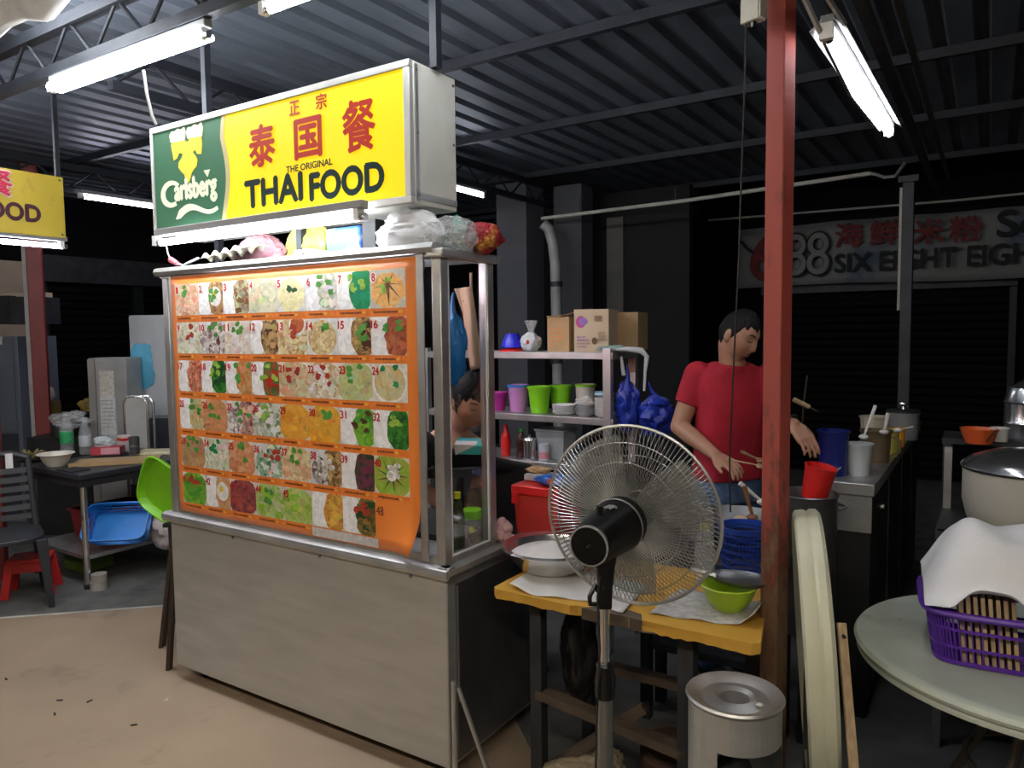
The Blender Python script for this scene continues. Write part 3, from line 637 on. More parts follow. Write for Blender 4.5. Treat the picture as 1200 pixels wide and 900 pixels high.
# ================================================================== bench with yellow board
TZ = .74
tb = thing('work_bench', 'rough bench with a chipped yellow painted board', 'table', L(0, 0), TH)
rnd = random.Random(3)
N_ = 44; fx = [.155+.885*i/N_ for i in range(N_+1)]
fy = [.045+.002*math.sin(i*.35)+(.012 if 15 < i < 22 else 0)+rnd.uniform(-.002, .002)+(.02 if i in (0, N_) else 0) for i in range(N_+1)]
b = MB(); pts = [(x, y) for x, y in zip(fx, fy)]+[(.995, .30), (.96, .58), (.155, .58)]; n = len(pts)
b.add([(x, y, TZ-.032+(rnd.uniform(-.003, .004) if i <= N_ else 0)) for i, (x, y) in enumerate(pts)]+[(x, y, TZ) for x, y in pts], [tuple(range(n-1, -1, -1)), tuple(range(n, 2*n))]+[(i, (i+1) % n, (i+1) % n+n, i+n) for i in range(n)])
b.build('board', YELW, tb, smooth=30)
b = MB(); ch = [(.50, .052), (.56, .048), (.63, .058), (.70, .054), (.68, .10), (.60, .12), (.54, .10)]
b.add([(x, y-.012, TZ+.001) for x, y in ch]+[(x, y-.012, TZ-.034) for x, y in ch], [tuple(range(7)), tuple(range(13, 6, -1))]+[(i, i+7, (i+1) % 7+7, (i+1) % 7) for i in range(7)]); b.build('bare_patch', WOODR, tb, smooth=0)
for x, y, w in ((.27, .16, .045), (.80, .16, .05), (.27, .54, .045), (.90, .54, .05)):
    MB().box(x-w/2, x+w/2, y-w/2, y+w/2, 0, TZ-.034).build('leg', IRON, tb, bevel=.003)
MB().bar((.27, .16, .36), (.80, .16, .30), .05, .03).build('stretcher', WOODR, tb); MB().bar((.27, .18, .06), (.60, .30, .33), .03, .03).build('brace', WOODR, tb)
MB().bar((.27, .54, .32), (.90, .54, .32), .05, .03).build('stretcher', WOODR, tb)
tag(MB().grid(lambda u, v: tuple(L(.21+.42*u-.03*v, .075+.27*v-.02*math.sin(u*7)*(1-v), TZ+.004+.05*max(0, .28-u)*(1-v)+.003*math.sin(u*19+v*5))), 24, 10).build('newspaper', PAPER, solid=.001), 'white paper sheet spread under the metal basin', 'paper')
tag(MB().grid(lambda u, v: tuple(L(.70+.30*u, .10+.26*v+.05*u*(1-v), TZ+.004+.045*max(0, u-.86)/.14+.003*math.sin(u*17+v*5))), 24, 10).build('newspaper', NEWSP, solid=.001), 'printed newspaper under the lime bowl', 'paper')
bs = thing('metal_basin', 'wide steel basin of white flour on the bench', 'basin', L(.235, .32, TZ+.006), TH)
MB().lathe([(.10, 0), (.115, .004), (.150, .045), (.163, .075), (.178, .082), (.181, .078), (.184, .083), (.178, .090), (.158, .082), (.142, .048), (.105, .010), (.0, .008)], 40).build('basin', CHROME, bs)
MB().lathe([(.147, .058), (.13, .066), (.10, .070), (.05, .085), (.0, .10)], 32).build('flour', mat('flour', (.78, .77, .74), .9, 0, .05, 30, .3, 60), bs)
bw = thing('mixing_bowl', 'lime green plastic bowl on the yellow bench', 'bowl', L(.895, .255, TZ+.006), TH)
MB().lathe([(.0, .0), (.040, 0), (.046, .006), (.068, .035), (.083, .072), (.087, .076), (.084, .080), (.078, .076), (.063, .040), (.040, .012), (.0, .010)], 36).build('bowl', LIME, bw)
ld = thing('ladle_pan', 'shallow grey steel strainer pan lying across the lime bowl', 'pan', L(.925, .27, TZ+.098), TH)
MB().lathe([(.0, -.014), (.04, -.012), (.07, -.002), (.082, .008), (.085, .008), (.073, -.006), (.04, -.017), (.0, -.019)], 32, sx=1.1, sy=.8).build('pan', STEELD, ld)
MB().tube([(-.07, -.02, .004), (-.115, -.04, .018), (-.14, -.045, .022)], [.010, .008, .008], 8).build('handle', STEELW, ld)
# blue strainer basket, bottle and cans behind
def basket(o, m, rx, ry, h, tx, holes_n, rows, wall=.003, z0=0, corner=.35):
    """slotted plastic basket: floor, rim, horizontal bands and upright bars"""
    def outline(t, f):
        pw = 2/6 if corner < .5 else 1.0
        c, s = math.cos(t), math.sin(t); return (math.copysign(abs(c)**pw, c)*(rx-tx*(1-f)), math.copysign(abs(s)**pw, s)*(ry-tx*(1-f)))
    n = 48
    def band(z0_, z1_, th=wall, nm='band'):
        b = MB(); rr = []
        for z, e in ((z0_, 0), (z1_, 0), (z1_, th), (z0_, th)):
            f = z/h; rr.append([V((outline(2*PI*i/n, f)[0]*(1-e/rx), outline(2*PI*i/n, f)[1]*(1-e/ry), z)) for i in range(n)])
        rr.append(rr[0]); b.loft(rr, False, False).build(nm, m, o)
    band(h-.018, h, .008, 'rim'); band(0, .012)
    for k in range(1, rows): z = h*k/rows; band(z-.004, z+.004)
    b = MB(); pts = [outline(2*PI*i/n, 0) for i in range(n)]
    b.add([(x, y, 0) for x, y in pts]+[(x, y, .004) for x, y in pts], [tuple(range(n-1, -1, -1)), tuple(range(n, 2*n))]+[(i, (i+1) % n, (i+1) % n+n, i+n) for i in range(n)]); b.build('floor_panel', m, o)
    b = MB()
    for k in range(holes_n):
        t = 2*PI*(k+.5)/holes_n; x0, y0 = outline(t, 0); x1, y1 = outline(t, 1)
        b.bar((x0*.985, y0*.985, .005), (x1*.985, y1*.985, h-.01), wall*1.4, wall*.9)
    tag(b.build('upright_bars', m, o, smooth=0), kind='stuff')
bb = thing('strainer_basket', 'round navy blue slotted strainer basket on the bench', 'basket', W(872, 676, 2.52)*1.0, TH)
bb.location.z = TZ; basket(bb, BLUEP, .088, .088, .19, .018, 44, 7, .0022, corner=1)
for k, (px, d) in enumerate(((826, 2.47),)):
    o = thing('water_bottle', 'clear plastic bottle with a yellow cap behind the fan', 'bottle', W(px, 600, d).xy.to_3d()+V((0, 0, TZ)))
    MB().lathe([(.0, .002), (.030, 0), (.034, .01), (.034, .06), (.031, .07), (.034, .08), (.034, .13), (.030, .155), (.014, .18), (.013, .19)], 20).build('bottle', PET, o); MB().cyl((0, 0, .188), (0, 0, .208), .016, n=16).build('cap', mat('yellow_cap', (.65, .60, .02), .4), o)
# pot under the bench, rubbish and a dark chair
o = thing('white_pail', 'white pail hanging below the yellow bench board', 'pail', L(.60, .38, .60), TH); MB().lathe([(.0, 0), (.09, 0), (.11, .10), (.113, .10), (.093, -.004), (.0, -.004)], 24).build('pail', WHITEP, o); MB().tube([(-.11, 0, .1), (0, 0, .106), (.11, 0, .1)], .003, 6).build('handle', CHROME, o)
o = thing('floor_rags', 'crumpled dirty sack on the floor below the bench', 'sack', L(.42, .20, .05), 0); crumple((0, 0, .02), (.14, .10, .07), 5, .3).build('sack', mat('sack', (.36, .30, .20), .9, var=.4), o); crumple((.09, .05, .05), (.05, .05, .05), 8).build('fold', mat('sack', (0, 0, 0)), o)
o = thing('clay_pot', 'brown clay pot standing on the floor below the bench', 'pot', L(.68, .42, 0), 0); MB().lathe([(.0, .0), (.09, 0), (.13, .06), (.135, .14), (.12, .16), (.125, .17), (.11, .165), (.12, .06), (.0, .02)], 28).build('pot', mat('clay', (.09, .045, .03), .7, var=.4), o); MB().lathe([(.115, .168), (.08, .185), (.02, .195), (.02, .21), (.0, .212)], 24).build('lid', mat('clay', (0, 0, 0)), o)
o = thing('black_bag', 'black plastic rubbish bag hanging under the bench', 'bag', L(.385, .24, .50), 0); b = crumple((0, 0, 0), (.055, .05, .19), 11, .2); b.build('bag', BLACKP, o); MB().tube([(0, 0, .17), (.01, 0, .2)], .012, 8).build('knot', BLACKP, o)

# ================================================================== pedestal fan
fn = thing('pedestal_fan', 'black and silver pedestal fan seen from behind', 'fan', (0, 0, 0))
FC = W(739, 604, 1.98); MBK = W(690, 640, 1.74); ax = (FC-MBK).normalized()
pole = V((W(709, 800, 1.86).x, 1.86, 0))
fn.location = (pole.x, pole.y, 0); S0 = V(fn.location)
q = ax.to_track_quat('Z', 'Y'); 
def axm(b, org): b.M = Matrix.Translation(org-S0) @ q.to_matrix().to_4x4(); return b
FR_ = .246
WIRE = mat('fan_wire', (.42, .42, .40), .35, .8, .08)
b = axm(MB(), FC)
for k in range(120):
    t = 2*PI*k/120; c, s = math.cos(t), math.sin(t); tw = .10
    pts = []
    for f in (0, .2, .45, .7, .88, .97, 1.0):
        r_ = .062+(FR_-.062)*f; z = -.062*(1-f**2.6); a = t+tw*(1-f); pts.append((r_*math.cos(a), r_*math.sin(a), z))
    b.tube(pts, .0011, 4)
tag(b.build('rear_grille_wires', WIRE, fn), kind='stuff')
b = axm(MB(), FC)
for k in range(120):
    t = 2*PI*k/120
    b.tube([((.05+(FR_-.05)*f)*math.cos(t-.1*(1-f)), (.05+(FR_-.05)*f)*math.sin(t-.1*(1-f)), .075*(1-f**2.6)) for f in (0, .25, .5, .75, .9, 1.0)], .0011, 4)
tag(b.build('front_grille_wires', WIRE, fn), kind='stuff')
for r_, z, w, nm in ((FR_, 0, .0045, 'rim'), (.155, -.045, .0018, 'grille_ring'), (.205, -.028, .0015, 'grille_ring'), (.064, -.062, .003, 'grille_ring'), (.155, .052, .0015, 'grille_ring'), (.05, .075, .003, 'grille_ring')):
    axm(MB(), FC).tube([(r_*math.cos(2*PI*i/64), r_*math.sin(2*PI*i/64), z) for i in range(64)], w, 8, True).build(nm, WIRE if nm != 'rim' else ALU, fn)
axm(MB(), FC).lathe([(.0, .078), (.05, .078), (.052, .074), (.0, .070)], 28).build('badge', BLACKP, fn)
BL = filmmat('fan_blade', (.34, .34, .33), .42, .35)
for k in range(3):
    b = axm(MB(), FC); t0 = 2*PI*k/3+.55
    def bl(u, v):
        r_ = .035+.185*v; a = t0+(u-.5)*(1.45-.25*v)+.25*v; return (r_*math.cos(a), r_*math.sin(a), .012+.045*(u-.5)*(1-.2*v))
    b.grid(bl, 10, 8).build('blade', BL, fn, solid=.002)
axm(MB(), FC).lathe([(.0, -.03), (.042, -.03), (.046, .02), (.03, .035), (.0, .04)], 24).build('hub', mat('fan_hub', (.08, .08, .08), .4), fn)
Ld = (FC-MBK).length
axm(MB(), MBK).lathe([(.0, 0), (.044, 0), (.052, .006), (.055, .02), (.060, .08), (.066, .14), (.070, .175), (.070, Ld-.066), (.0, Ld-.066)], 36).build('motor_housing', mat('motor_black', (.006, .006, .0065), .42, 0, .2, 12, spec=.18), fn)
axm(MB(), MBK).lathe([(.046, -.002), (.050, -.001), (.050, .004), (.045, .002)], 36).build('housing_ring', mat('grey_ring', (.25, .25, .25), .4), fn)
axm(MB(), MBK).lathe([(.0714, .170), (.0725, .172), (.0725, .178), (.0714, .18)], 36).build('housing_trim', ALU, fn)
axm(MB(), MBK).lathe([(.004, -.004), (.004, .002)], 10).build('screw', ALU, fn)
upk = (V((0, 0, 1))-ax*ax.z).normalized(); kb = MBK+ax*.07+upk*.055
MB().cyl(kb-S0, kb+upk*.026-S0, .007, .009, 12).build('oscillation_knob', BLACKP, fn)
# printed eagle-like silver mark on the motor
b = axm(MB(), MBK+ax*.115)
tU = math.atan2((q.inverted() @ upk).y, (q.inverted() @ upk).x)
pt = [(-.5, -.01), (-.3, .016), (0, .022), (.3, .018), (.42, .005), (.2, .006), (.12, -.02), (-.05, -.004), (-.2, -.022), (-.28, -.006)]
b.add([(.0672*math.cos(tU+.15+a*.55), .0672*math.sin(tU+.15+a*.55), z) for a, z in pt]+[(.066*math.cos(tU+.15+a*.55), .066*math.sin(tU+.15+a*.55), z) for a, z in pt], [tuple(range(10)), tuple(range(19, 9, -1))]+[(i, i+10, (i+1) % 10+10, (i+1) % 10) for i in range(10)])
b.build('silver_mark', ALU, fn, smooth=0)
hz = W(709, 690, 1.86).z
MB().loft([[V((x*w, y*w2, z)) for x, y in ((-1, -1), (1, -1), (1, 1), (-1, 1))] for w, w2, z in ((.017, .017, hz-.05), (.018, .018, hz), (.024, .030, hz+.07), (.03, .035, hz+.11))]).build('neck_bracket', BLACKP, fn, bevel=.005)
mid = MBK.lerp(FC, .42)-S0
MB().cone((0, 0, hz+.10), .03, mid, .034, 14).build('neck_joint', BLACKP, fn)
MB().cyl((-.028, 0, hz+.075), (.028, 0, hz+.075), .009, n=12).build('tilt_bolt', STEELD, fn)
b = MB().tube([(-.018, -.012, hz-.035), (-.040, -.025, hz-.03), (-.042, -.028, hz-.01), (-.024, -.02, hz+.02), (-.02, -.02, hz+.0)], .006, 8); b.build('locking_lever', BLACKP, fn)
MB().cyl((0, 0, hz-.30), (0, 0, hz-.02), .0125, n=18).build('inner_pole', CHROME, fn)
MB().lathe([(.0, hz-.285), (.026, hz-.285), (.0275, hz-.24), (.022, hz-.205), (.024, hz-.20), (.019, hz-.193), (.0, hz-.193)], 20).build('height_collar', BLACKP, fn)
MB().cyl((0, 0, .04), (0, 0, hz-.28), .0205, n=20).build('outer_pole', mat('fan_pole', (.24, .24, .235), .35, .7), fn)
MB().lathe([(.0, 0), (.20, 0), (.21, .012), (.19, .028), (.05, .045), (.03, .07), (.0, .07)], 40).build('base', BLACKP, fn)
tag(MB().tube([W(704, 672, 1.84), W(700, 700, 1.82), W(703, 760, 1.83), W(699, 850, 1.84), V((.19, 1.80, .06)), V((.1, 1.6, .014)), V((-.05, 1.2, .014))], .003, 6).build('power_cord', BLACKR), 'black power cord running down from the pedestal fan', 'cord')

# ================================================================== gas burner
gb = thing('gas_burner', 'round stainless steel burner stand with a central hole', 'burner', W(861, 812, 1.88).xy.to_3d(), 0)
bz = W(861, 812, 1.88).z; rr = .118
MB().lathe([(.034, bz-.045), (.038, bz-.012), (.050, bz-.004), (.085, bz-.012), (.112, bz+.0), (.122, bz+.002), (.126, bz-.004), (.122, bz-.012), (.110, bz-.010)], 48, caps=False).build('top_plate', STEELW, gb)
# drum wall with an arched opening towards the viewer
b = MB(); n = 48
for k in range(n):
    a0, a1 = 2*PI*k/n, 2*PI*(k+1)/n; am = (a0+a1)/2
    d = abs((am+PI/2-.15+PI) % (2*PI)-PI)
    zb = bz-.108 if d < .85 else .0
    for rad, fl in ((rr, 0), (rr-.004, 1)):
        vs = [(rad*math.cos(a0), rad*math.sin(a0), zb), (rad*math.cos(a1), rad*math.sin(a1), zb), (rad*math.cos(a1), rad*math.sin(a1), bz-.008), (rad*math.cos(a0), rad*math.sin(a0), bz-.008)]
        b.add(vs, [(0, 1, 2, 3)])
b.build('drum', STEEL, gb, smooth=60)
MB().lathe([(.0, bz-.30), (.05, bz-.30), (.055, bz-.22), (.03, bz-.16), (.0, bz-.16)], 24).build('burner_head', IRON, gb)
MB().cyl((0, 0, 0), (0, 0, bz-.3), .012, n=10).build('burner_stem', IRON, gb)
MB().ell((.045, -.06, bz-.001), (.010, .006, .004), 10, 6).build('scrap', WHITEP, gb)
# ================================================================== folded tabletop, stick, round table
ct = thing('folded_tabletop', 'cream plastic round tabletop standing on edge by the post', 'tabletop', (0, 0, 0))
c0 = W(962, 760, 2.08); R0 = .40
nrm = V((.945, -.32, .06)).normalized(); cen = V((c0.x+.02, 2.14, .66)); e1 = V((-nrm.y, nrm.x, 0)).normalized(); e2 = nrm.cross(e1).normalized()
ct.location = (cen.x, cen.y, 0); 
def disc(b, off, prof, n=56, sx=1., sz=1.):
    rings = [[cen-V(ct.location)+nrm*h+(e1*math.cos(2*PI*i/n)*sx+e2*math.sin(2*PI*i/n)*sz)*r_ for i in range(n)] for r_, h in prof]; return b.loft(rings)
disc(MB(), 0, [(.30, .022), (.37, .024), (.395, .022), (.405, .012), (.405, -.006), (.398, -.014), (.403, -.024), (.400, -.048), (.388, -.054), (.384, -.014), (.30, -.014)]).build('top', CREAMP, ct)
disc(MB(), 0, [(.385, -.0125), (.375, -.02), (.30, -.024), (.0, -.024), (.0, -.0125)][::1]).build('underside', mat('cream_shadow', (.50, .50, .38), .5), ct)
for a in (-.5, .5): MB().bar(cen-V(ct.location)+nrm*-.03+e2*a*.5-e1*.3, cen-V(ct.location)+nrm*-.03+e2*a*.5+e1*.3, .02, .012, nrm).build('rib', CREAMP, ct)
for s in (-1, 1): MB().bar(cen-V(ct.location)+nrm*-.02+e1*s*.12-e2*.0, V((nrm.x*-.02+e1.x*s*.12, e1.y*s*.12, .0)), .03, .03, nrm).build('leg', STEELD, ct)
o = thing('wooden_stick', 'pale wooden lath leaning beside the cream tabletop', 'stick'); p0 = W(986, 730, 1.86); p1 = W(1001, 905, 1.72); dd = (p1-p0).normalized(); p2 = p0+dd*((0.0-p0.z)/dd.z)
o.location = (p2.x, p2.y, 0); MB().bar(p0-p2, (0, 0, 0), .022, .012, (0, 1, 0)).build('lath', WOODL, o, bevel=.002); MB().cyl(p0-p2+dd*.03+V((0, -.012, 0)), p0-p2+dd*.03+V((0, -.004, 0)), .005, n=10).build('bolt', BLACKR, o)
rtb = thing('round_table', 'pale green round plastic table at the right edge', 'table', (1.43, 1.945, 0)); RT = .47
MB().lathe([(.0, .695), (.40, .695), (.43, .690), (.455, .680), (.463, .683), (.463, .692), (.458, .697), (.467, .703), (.470, .712), (.463, .722), (.445, .726), (.435, .723), (.0, .723)], 72).build('top', GREENLT, rtb)
for k in range(4):
    a = R(30+90*k); c, s = math.cos(a), math.sin(a)
    MB().tube([(c*.12, s*.12, .695), (c*.12, s*.12, .52), (c*.20, s*.20, .34), (c*.36, s*.36, .0)], .013, 10).build('leg', mat('rusty_tube', (.20, .17, .14), .5, .5, .3), rtb)
MB().tube([(.18*math.cos(t*PI/12), .18*math.sin(t*PI/12), .40) for t in range(24)], .008, 8, True).build('leg_ring', MATS['rusty_tube'], rtb)
MB().lathe([(.03, .40), (.03, .70)], 12).build('stem', MATS['rusty_tube'], rtb)
pb = thing('plastic_basket', 'purple slotted plastic basket on the round table', 'basket', W(1205, 745, 1.93).xy.to_3d()+V((.0, .03, .726)), R(-8))
pb.location = (1.36, 1.92, .726); pb.rotation_euler = (0, 0, R(-27))
basket(pb, PURPLE, .245, .165, .145, .022, 76, 3, .003)
b = MB()
rims = []
for k in range(64):
    t = 2*PI*k/64; c, s = math.cos(t), math.sin(t); rims.append((math.copysign(abs(c)**.34, c)*.250, math.copysign(abs(s)**.34, s)*.170, .140))
b.tube(rims, .0085, 8, True).build('rolled_rim', PURPLE, pb)
RB27 = Matrix.Rotation(R(-27), 3, 'Z')
slat_spots = ['nearest the basket corner', 'second from the basket corner', 'third from the basket corner', 'fourth from the basket corner', 'fifth from the basket corner', 'sixth from the basket corner', 'seventh from the basket corner', 'last and most hidden']
for k in range(8):
    o = tag(MB().box(-.0045, .0045, -.05, .05, 0, .182).build('wooden_stick', WOODL), 'thin pale wooden stick in the purple basket, '+slat_spots[k], 'stick', 'wooden sticks in the purple basket')
    o.location = V(pb.location)+RB27 @ V((-.150+.0165*k, -.072, .006)); o.rotation_euler = (R(4), R(-5), R(-27))
def cloth(u, v):
    x = -.235+.52*u; y = -.175+.36*v
    body = .165+.022*math.exp(-((x+.15)/.06)**2-((y-.02)/.10)**2)+.165*math.exp(-((x-.03)/.245)**8-((y-.02)/.155)**6)
    body += .007*math.sin(x*33+y*14)+.006*math.sin(y*37-x*11)
    e = max(0, .22-v)/.22; up_ = .075*math.exp(-((u-.27)/.15)**4)
    l = max(0, .14-u)/.14
    return (x-.012*l, y-.012*e, max(.155+up_*e, body)-e*e*(.035*u)+.0-.012*l*l)
cl = tag(MB().grid(cloth, 56, 40).build('white_cloth', CLOTHW, solid=.003, subd=1), 'white cloth heaped over the purple basket', 'cloth'); cl.location = pb.location; cl.rotation_euler = (0, 0, R(-27))

# ================================================================== kitchen ledge at right with containers
kc = thing('kitchen_ledge', 'long narrow steel kitchen ledge with black side', 'counter', L(0, 0), TH)
CZ = .98
MB().box(.95, 1.18, 1.25, 3.58, CZ-.05, CZ).build('top', STEELW, kc, bevel=.004)
MB().box(.96, 1.165, 1.27, 3.56, .08, CZ-.05).build('body', mat('black_steel', (.02, .02, .021), .5, .3, .3, 5), kc)
MB().box(.955, 1.03, 1.262, 1.27, .1, CZ-.05).build('end_plate', STEELD, kc); MB().box(.955, 1.17, 1.258, 1.27, CZ-.20, CZ-.05).build('end_flange', STEELW, kc)
for x, y in ((.98, 1.3), (1.14, 1.3), (.98, 3.53), (1.14, 3.53)): MB().box(x-.018, x+.018, y-.018, y+.018, 0, .08).build('foot', IRON, kc)
for y in (1.9, 2.5, 3.1): MB().box(1.165, 1.17, y-.01, y+.01, .1, CZ-.05).build('panel_joint', IRON, kc)
MB().cyl((1.166, 1.6, .82), (1.18, 1.6, .82), .012, n=10).build('knob', STEELW, kc)
def bucket(name, label, loc, r0, r1, h, m, rim=.006, fill=None, lid=None, handle=False, n=28, square=False, group=None):
    o = thing(name, label, 'container', loc, TH, group)
    sx = 1
    MB().lathe([(.0, .0), (r0, 0), (r1, h-.008), (r1+rim, h-.008), (r1+rim, h), (r1-.003, h), (r0-.004, .006), (.0, .005)], 4 if square else n).build('body', m, o, smooth=20)
    if fill: MB().cyl((0, 0, h*.55), (0, 0, h*.56), (r0+r1)/2-.004, n=n).build('contents', fill, o)
    if lid: MB().lathe([(.0, h), (r1+rim+.002, h), (r1+rim+.002, h+.012), (r1*.6, h+.018), (.0, h+.018)], n).build('lid', lid, o)
    if handle: MB().tube([(r1+.003, 0, h*.82), (r1+.035, 0, h*.7), (r1+.035, 0, h*.35), (r0+.003, 0, h*.2)], .006, 8).build('handle', m, o)
    return o
def on(px, py, z): p = G(px, py, z); return p
def spoon(label, p0, p1, m, r=.008):
    o = thing('ladle', label, 'ladle', p0); q = V(p1)-V(p0)
    MB().tube([V(), q*.6, q], [r*.6, r*.8, r], 8).build('handle', m, o); MB().ell((0, 0, 0), (.02, .02, .012), 12, 8).build('spoon_bowl', m, o); return o
SAUCE = mat('sauce', (.45, .35, .06), .4, var=.3); BROWNB = mat('brown_tub', (.14, .10, .06), .45, var=.3); YELB = mat('yellow_tub', (.50, .44, .08), .4); CREAMB = mat('cream_tub', (.46, .42, .33), .45)
bucket('sauce_tub', 'milky white tub at the near end of the ledge', on(1006, 556, CZ), .042, .054, .135, mat('milky_tub', (.46, .49, .52), .35, var=.05), fill=SAUCE)
bucket('sauce_tub', 'brown tub with a white ladle behind the milky tub', on(1026, 541, CZ), .055, .066, .15, BROWNB, handle=True)
bucket('sauce_tub', 'yellow tub beside the orange tub on the ledge', on(1042, 534, CZ), .038, .042, .13, YELB)
bucket('sauce_tub', 'small orange tub on the ledge edge', on(1053, 523, CZ), .028, .032, .10, mat('orange_tub', (.62, .26, .02), .4), fill=SAUCE)
bucket('sauce_tub', 'cream tub with a ribbed rim at the back of the ledge', on(1024, 520, CZ), .06, .07, .15, CREAMB)
bucket('stock_pot', 'grey pot with a steel knob at the far end of the ledge', on(1058, 514, CZ), .075, .08, .15, mat('grey_pot', (.30, .30, .31), .4, .3), lid=IRON)
p = on(1058, 514, CZ); tag(MB().lathe([(.0, 0), (.014, 0), (.012, .015), (.024, .028), (.022, .036), (.0, .036)], 16).build('lid_knob', CHROME, loc=p+V((0, 0, .168))), 'shiny knob on the far grey pot lid', 'knob')
spoon('white ladle leaning in the brown tub', W(1012, 512, 3.2), W(1026, 475, 3.2), WHITEP); spoon('white ladle standing in the yellow tub', W(1036, 506, 3.3), W(1041, 484, 3.3), WHITEP, .010)
spoon('white stirrer lying over the orange tub', W(1052, 504, 3.4), W(1070, 500, 3.4), WHITEP, .004)
# cooking range: grey pot, red jug, blue tub and bowls
rg = thing('cooking_range', 'low black cooking range in front of the man', 'stove', L(0, 0), TH)
MB().box(.36, .93, .80, 1.02, .70, .74).build('top', STEELD, rg); 
for x in (.39, .90):
    for y in (.83, .99): MB().box(x-.02, x+.02, y-.02, y+.02, 0, .70).build('leg', IRON, rg)
MB().box(.40, .89, .82, 1.0, .30, .33).build('shelf', IRON, rg); MB().lathe([(.05, .74), (.09, .75), (.10, .79), (.095, .79), (.08, .755)], 24, (.733, .876, 0)).build('burner_ring', IRON, rg)
g2 = thing('stock_pot', 'tall dull grey stock pot left of the ledge', 'pot', W(945, 640, 2.86).xy.to_3d(), 0); gz = W(945, 578, 2.86).z
g2.location.z = .0
MB().lathe([(.0, .42), (.105, .42), (.11, .44), (.11, gz-.01), (.117, gz), (.112, gz+.004), (.104, gz-.01), (.104, .45), (.0, .44)], 32).build('pot', STEELD, g2); 
for s in (-1, 1): MB().tube([(s*.11, -.03, gz-.06), (s*.14, -.03, gz-.05), (s*.14, .03, gz-.05), (s*.11, .03, gz-.06)], .006, 8).build('handle', STEELD, g2)
for k in range(3): a = k*2.1; MB().tube([(.09*math.cos(a), .09*math.sin(a), 0), (.09*math.cos(a), .09*math.sin(a), .42)], .012, 8).build('stand_leg', IRON, g2)
rj = thing('red_jug', 'red plastic jug tilted in the grey stock pot', 'jug', W(958, 566, 2.84), 0); rj.rotation_euler = (R(8), R(8), 0)
MB().lathe([(.0, -.06), (.048, -.06), (.058, .065), (.061, .068), (.056, .070), (.043, -.05), (.0, -.05)], 28).build('jug', REDPL, rj); MB().tube([(.0, .055, .055), (.0, .09, .045), (.0, .085, -.01), (.0, .047, -.03)], .008, 8).build('handle', REDPL, rj)
bucket('blue_tub', 'dark blue tub beside the cook hand', V((*W(976, 540, 3.14).xy, CZ)), .055, .062, .19, NAVY)
o = thing('food_bowls', 'white bowl behind the red jug', 'bowl', V((*W(966, 545, 3.1).xy, CZ))); MB().lathe([(.0, 0), (.03, 0), (.065, .04), (.066, .042), (.0, .01)], 24).build('bowl', WHITEP, o); MB().lathe([(.05, .032), (.0, .036)], 20).build('contents', SAUCE, o)
o = thing('greens_plate', 'plate of green leaves on the far side of the ledge', 'plate', V((*W(994, 512, 3.42).xy, CZ))); MB().lathe([(.0, 0), (.05, .0), (.08, .015), (.0, .008)], 24).build('plate', NAVY, o)
for k in range(4): MB().ell((.03*math.cos(k*1.7), .03*math.sin(k*1.7), .022), (.03, .014, .008), 10, 6, Matrix.Rotation(k*1.1, 3, 'Z')).build('leaf', mat('leaf', (.16, .24, .02), .5, var=.4), o)
# wok, its wooden handled tools
wk = thing('wok', 'steel wok with rim on the range behind the blue basket', 'wok', L(.56, .91, .79), TH); wk.location = W(862, 604, 2.84)-V((0, 0, .06))
MB().lathe([(.0, -.04), (.06, -.03), (.115, .02), (.150, .066), (.154, .066), (.117, .014), (.06, -.036), (.0, -.046)], 40).build('pan', STEELD, wk); 
for s in (-1, 1): MB().tube([(s*.150, -.03, .064), (s*.185, -.025, .078), (s*.185, .025, .078), (s*.150, .03, .064)], .006, 8).build('handle', STEELD, wk)
MB().ell((.02, .0, .035), (.035, .03, .03), 14, 8).build('egg', mat('egg', (.55, .42, .28), .4), wk)
spoon('white plastic spatula sticking up from the wok', W(893, 588, 2.66), W(867, 566, 2.66), WHITEP, .009)
spoon('brown wooden spoon standing in the wok', W(882, 606, 2.64), W(872, 570, 2.64), mat('brown_wood', (.20, .09, .04), .6), .010)
spoon('long thin chopstick spoon held over the range', W(892, 546, 2.9), W(852, 538, 2.96), WOODL, .004)
spoon('wooden handled scoop lying right of the man', W(892, 540, 2.86), W(868, 529, 2.9), mat('brown_wood', (0, 0, 0)), .008)
o = thing('cleaver', 'wooden handled tool hanging beside the man arm', 'tool', W(930, 468, 3.25)); q = W(960, 483, 3.25)-W(930, 468, 3.25); MB().tube([V(), q*.6], .011, 8).build('handle', WOODL, o); MB().tube([q*.6, q], [.006, .002], 8).build('blade', STEELD, o)
tag(MB().tube([W(946, 440, 3.3), W(942, 470, 3.3), W(940, 502, 3.3)], .004, 6).build('skewer_rod', WOODD), 'thin dark rod standing behind the man hand', 'rod')

